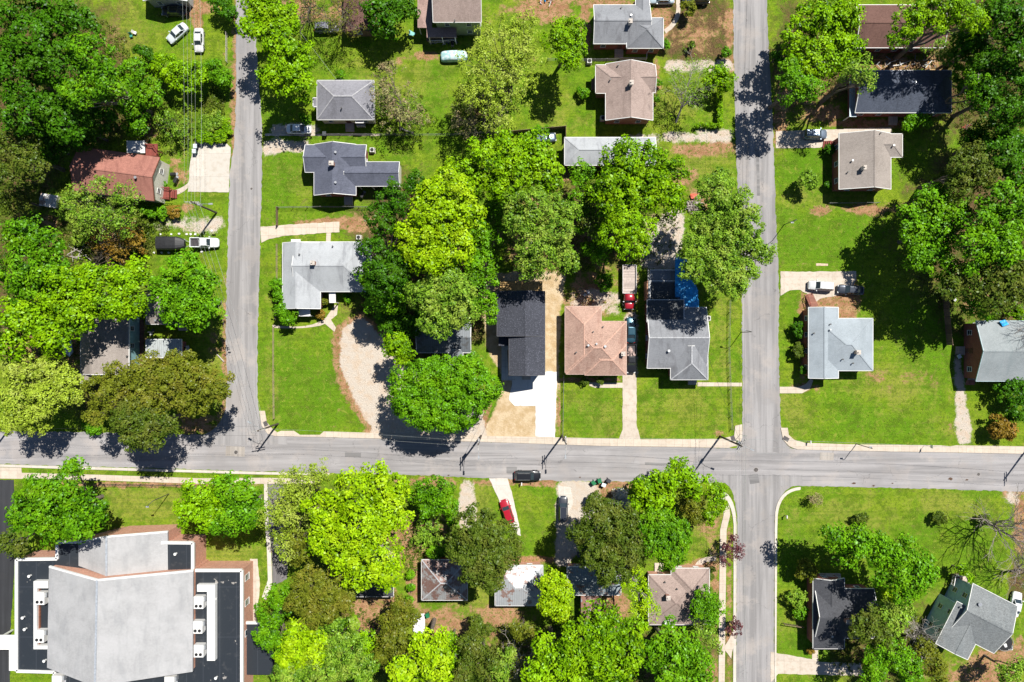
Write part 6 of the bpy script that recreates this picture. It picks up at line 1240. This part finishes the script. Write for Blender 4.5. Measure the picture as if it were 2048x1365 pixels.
tree('D', 'n', 15, [(2020, 40, 50), (2040, 110, 46), (1990, 20, 34)], 'dark tree in the top-right corner'); tree('D', 'f', 13, [(1990, 130, 34), (2020, 170, 46), (1980, 180, 30), (2040, 220, 40), (2000, 220, 34)], 'dark tree below the corner one at the right edge'); tree('V', 'f', 10, [(1955, 160, 26), (1960, 200, 22)], 'mid green tree by the pale fallen trunk')
tree('V', 'f', 4, [(1830, 237, 22), (1850, 242, 16), (1820, 250, 14)], 'bushy small tree below the pale awning of the blue-grey roof'); tree('G', 'f', 4.5, [(1618, 352, 16), (1625, 365, 13), (1608, 360, 10)], 'young pale tree on the lawn before the gabled house')
tree('D', 'b', 3, [(1552, 113, 11), (1560, 122, 8)], 'dark round bush by the second street at the top', 'bush', 'bush'); tree('D', 'b', 2, [(1660, 298, 11)], 'round bush in a ring bed at the red steps', 'bush', 'bush'); tree('D', 'b', 1.6, [(1655, 370, 7)], 'tiny dark bush at the corner of the gabled house', 'bush', 'bush')
tree('E', 'f', 12, [(1940, 330, 44), (1970, 350, 34), (1920, 370, 30)], 'dull tree in shade above the big right-hand tree', dens=1.1)
tree('V', 'n', 14, [(1870, 400, 40), (1905, 430, 38), (1850, 440, 34), (1880, 470, 42), (1830, 470, 30), (1840, 510, 34), (1880, 520, 40), (1820, 430, 24)], 'bright tree casting its shadow over the right-hand lawn', tall=False)
tree('V', 'n', 15, [(1970, 440, 44), (2020, 400, 44), (2030, 450, 40), (1960, 500, 44), (2010, 500, 42)], 'large tree at the right edge beside the shadow caster'); tree('E', 'n', 13, [(1950, 560, 40), (2000, 550, 44), (2035, 580, 40), (1990, 600, 36), (2040, 520, 30), (1920, 550, 30), (1900, 578, 26)], 'dark tree right above the sage grey roof')
tree('D', 'n', 12, [(2010, 310, 40), (2040, 350, 34), (2040, 290, 30)], 'black-green tree at the right edge between two larger ones'); tree('M', 'f', 4, [(2030, 620, 16), (2040, 635, 12)], 'bright bush at the blue tarpaulin', 'bush', 'bush')
tree('D', 'f', 4.8, [(2030, 780, 34), (2040, 820, 26)], 'dark tree at the right edge above the russet bush'); tree('R', 'f', 4, [(2005, 855, 24), (2020, 862, 18), (1992, 862, 16)], 'russet bush under the dark right-edge tree', 'bush', 'bush')
tree('M', 'f', 5, [(1375 + 60, 148, 24), (1452, 165, 20), (1425, 160, 16)], 'bright small tree by the hedge of the second street'); tree('M', 'b', 1.6, [(1440, y, 6) for y in range(180, 252, 10)], 'long trimmed hedge running down to the gravel drive', 'hedge', 'hedge'); tree('V', 'b', 2.4, [(1453, 105, 11)], 'round bush beside the second street on the mulch bed', 'bush', 'bush')
tree('M', 'b', 1.2, [(x, 251, 5) for x in range(1395, 1440, 9)], 'low hedge along the gravel drive', 'hedge', 'hedge'); tree('V', 'b', 2, [(1331, 89, 9)], 'round bush at the white eave corner of the grey brick house', 'bush', 'bush'); tree('O', 'f', 3.5, [(1378, 14, 16)], 'olive bush beside the stepping-stone path', 'bush', 'bush')
bare_tree(1385, 155, 42, 8, 'pale leafless tree with long curved shadow on the lawn', bark=PALEBARK, leaf='G', base=(1352, 245)); tree('V', 'f', 2, [(1168, 186, 10), (1160, 180, 7)], 'bush at the rear deck of the taupe-roofed brick house', 'bush', 'bush'); tree('V', 'b', 1.8, [(1316, 166, 7), (1313, 198, 6)], 'bush against the front of the taupe-roofed brick house', 'bush', 'bush')
tree('E', 'f', 2, [(1385, 90, 8)], 'small dark bush in the mulch bed', 'bush', 'bush')
# beside the pale grey house
tree('V', 'f', 4, [(552, 570, 16), (556, 592, 14)], 'upper of two bushy trees along the pale grey house front'); tree('V', 'f', 4.5, [(577, 634, 18), (560, 620, 14)], 'lower bushy tree at the front corner of the pale grey house')
tree('R', 'b', 1.6, [(641, 629, 10)], 'reddish bush at the path bend of the pale grey house', 'bush', 'bush'); tree('O', 'b', 1.5, [(650, 604, 8)], 'olive bush beside the white awning', 'bush', 'bush'); tree('V', 'b', 1.4, [(694, 596, 9)], 'low bush under the eaves of the pale grey house', 'bush', 'bush')
tree('E', 'f', 1.6, [(1170, 762, 8)], 'bush left of the front path of the pinkish house', 'bush', 'bush'); tree('E', 'f', 1.6, [(1200, 762, 8)], 'bush right of the front path of the pinkish house', 'bush', 'bush')
for py, l in ((655, 'upper clipped round hedge bush beside the light blue-grey roof'), (697, 'middle clipped hedge bush beside the light blue-grey roof'), (741, 'lowest small clipped bush beside the light blue-grey roof')): tree('D' if py != 697 else 'E', 'b', 2.4, [(1597 if py < 740 else 1606, py, 12 if py < 740 else 8)] + ([(1598, py + 12, 11)] if py < 740 else []), l, 'hedge_bush', 'bush')
# lower right lot
tree('V', 'n', 11, [(1680, 1085, 32), (1720, 1080, 36), (1760, 1100, 40), (1800, 1110, 38), (1840, 1130, 32), (1790, 1150, 36), (1830, 1170, 30), (1700, 1110, 30), (1860, 1155, 22), (1810, 1195, 20)], 'long bright tree behind the dark slate house', dens=1.0)
tree('L', 'f', 5, [(1790, 1185, 22), (1775, 1178, 14)], 'yellow-green bush right of the dark slate house', 'bush', 'bush'); tree('E', 'f', 8, [(1735, 1245, 30), (1760, 1270, 30), (1725, 1265, 22)], 'dull tree over the right wing of the dark slate house'); tree('G', 'f', 8, [(1790, 1245, 30), (1810, 1220, 24), (1770, 1220, 22)], 'pale green tree between slate and teal houses'); tree('V', 'f', 8, [(1780, 1310, 36), (1820, 1340, 36), (1750, 1345, 30), (1740, 1315, 20)], 'green tree at the bottom edge below the slate house')
tree('O', 'f', 7, [(1850, 1300, 28), (1870, 1330, 26), (1880, 1355, 20)], 'olive tree at the lower corner of the teal house'); bare_tree(1830, 1270, 36, 9, 'bare-branched tree with pale twigs left of the teal house', bark=PALEBARK)
bare_tree(2030, 1062, 62, 13, 'large leafless tree at the right edge whose shadow fans over the lawn', bark=m_plain('brown_bark', (.25, .21, .19), .95, 0, .3, 5), base=(1968, 1047), dens=1.35); bare_tree(2040, 1140, 40, 10, 'second leafless tree at the right edge, lower down', bark=m_plain('brown_bark', (0, 0, 0)))
tree('O', 'b', 4, [(1612, 1135, 18), (1622, 1145, 16), (1604, 1148, 14)], 'dark clipped bush at the top corner of the slate house', 'bush', 'bush'); tree('G', 'b', 3.2, [(1594, 1198, 20)], 'pale round bush left of the slate house', 'bush', 'bush'); tree('V', 'b', 2.6, [(1602, 1228, 15)], 'green round bush below the pale one', 'bush', 'bush')
tree('E', 'b', 2.2, [(1723, 1040, 15)], 'dark round bush standing alone on the lower right lawn', 'bush', 'bush'); tree('E', 'b', 2.2, [(1880, 1037, 14)], 'dark bush at the tip of the fan-shaped shadow', 'bush', 'bush'); tree('E', 'b', 2, [(1968, 1040, 12)], 'small dark bush beside the leafless tree trunk', 'bush', 'bush')
tree('B', 't', 3, [(1635, 1000, 15), (1622, 998, 10)], 'tiny budding tree near the lower right corner kerb', dens=2); tree('R', 'b', 1.2, [(1622, 1303, 8)], 'small yellowish bush at the path of the slate house', 'bush', 'bush'); tree('G', 'b', 1.2, [(1651, 1303, 7)], 'bluish small bush below the slate house', 'bush', 'bush'); tree('M', 'f', 4, [(1925, 1140, 12), (1938, 1155, 10)], 'bright bush at the porch of the teal house', 'bush', 'bush')
tree('G', 'f', 7, [(2020, 1350, 26), (2040, 1335, 18)], 'pale tree in the bottom-right corner')
tree('D', 'n', 12, [(1935, 95, 34), (1965, 110, 34), (1950, 75, 26)], 'dark tree beside the leaning tree at the top right', tall=False); tree('D', 'f', 10, [(1990, 265, 34), (2020, 285, 34)], 'dark tree at the right edge above the black-green one', tall=False)
tree('V', 'f', 6, [(1925, 145, 24), (1935, 175, 24)], 'leafy understorey tree near the end of the dark blue-grey roof'); tree('D', 'f', 7, [(1960, 290, 30), (1940, 275, 22)], 'dark understorey tree in the shaded back yard at right'); tree('E', 'f', 9, [(22, 400, 34), (50, 385, 26)], 'dull tree at the left edge beside the white garden shed', tall=False)
tree('D', 'f', 6, [(100, 300, 30), (75, 280, 26), (120, 270, 24)], 'shaded understorey tree above the end of the red-brown roof'); tree('V', 'f', 6, [(1975, 620, 24), (1945, 610, 22)], 'understorey tree above the sage grey roof'); tree('V', 'f', 5, [(1190, 380, 22), (1175, 420, 22), (1180, 500, 20)], 'green understorey in the middle of the central belt')
def undergrowth():
    """weeds and seedlings below the wooded parts: nobody could count them"""
    rng = np.random.default_rng(77); C = []
    for (cx, cy, rx, ry, n) in [(110, 170, 190, 150, 1500), (60, 450, 130, 150, 900), (230, 470, 110, 60, 800), (820, 560, 110, 110, 700), (1100, 450, 130, 110, 500), (1980, 150, 90, 150, 900), (1950, 480, 130, 160, 900), (660, 1300, 160, 90, 700), (1150, 1310, 260, 70, 900), (1760, 1290, 110, 90, 700), (90, 690, 90, 40, 200), (1280, 450, 80, 90, 250), (430, 225, 25, 50, 240), (845, 1090, 50, 60, 220), (330, 250, 60, 60, 200), (1650, 100, 80, 90, 300), (800, 240, 70, 60, 160), (950, 230, 50, 50, 160)]:
        a = rng.random(n) * 6.28; q = np.sqrt(rng.random(n)); px = cx + rx * q * np.cos(a); py = cy + ry * q * np.sin(a)
        ok = ~(((px > 450) & (px < 530) & (py < 900)) | ((px > 1464) & (px < 1562)))
        for u, v in zip(px[ok], py[ok]): x, y = P(u, v); C.append((x, y, .1 + .25 * rng.random()))
    C = np.array(C, 'f'); o, n = leafmesh('undergrowth', C, .25 + .35 * rng.random(len(C)), 12, .26, .5, rng.random(len(C)), rng, None, LEAF['E']); o['kind'] = 'stuff'
undergrowth()
def grass_tufts():
    """taller tufts, clover and seed heads over the lawns"""
    rng = np.random.default_rng(5); n = 22000
    px = rng.random(n) * 2200 - 76; py = rng.random(n) * 1480 - 58
    dens = np.array([mnoise.noise(Vector((a / 45, b / 45, 3))) + .6 * mnoise.noise(Vector((a / 14, b / 14, 9))) for a, b in zip(px, py)])
    ok = dens > rng.random(n) * .7 - .35
    for p in SLABS + [[(672, 650), (722, 632), (790, 680), (850, 800), (975, 810), (980, 888), (735, 886), (700, 790)], [(972, 545), (1132, 548), (1112, 878), (966, 880)], [(1112, 958), (1190, 958), (1204, 1140), (1112, 1140)]]:
        xs = [q[0] for q in p]; ys = [q[1] for q in p]; c = [(x + (x - sum(xs) / len(xs)) * .01, y + (y - sum(ys) / len(ys)) * .01) for x, y in p]; ok &= ~pip(px, py, c)
    px, py = px[ok], py[ok]; C = np.array([(*P(a, b), .05) for a, b in zip(px, py)], 'f')
    o, m = leafmesh('grass_tufts', C, .12 + .3 * rng.random(len(C)), 6, .14, .25, rng.random(len(C)), rng, None, m_leaf('grass_blades', (.05, .13, .003), (.24, .36, .02), (.42, .38, .1), .7)); o['kind'] = 'stuff'
grass_tufts()
print('LEAVES', NLEAF[0])
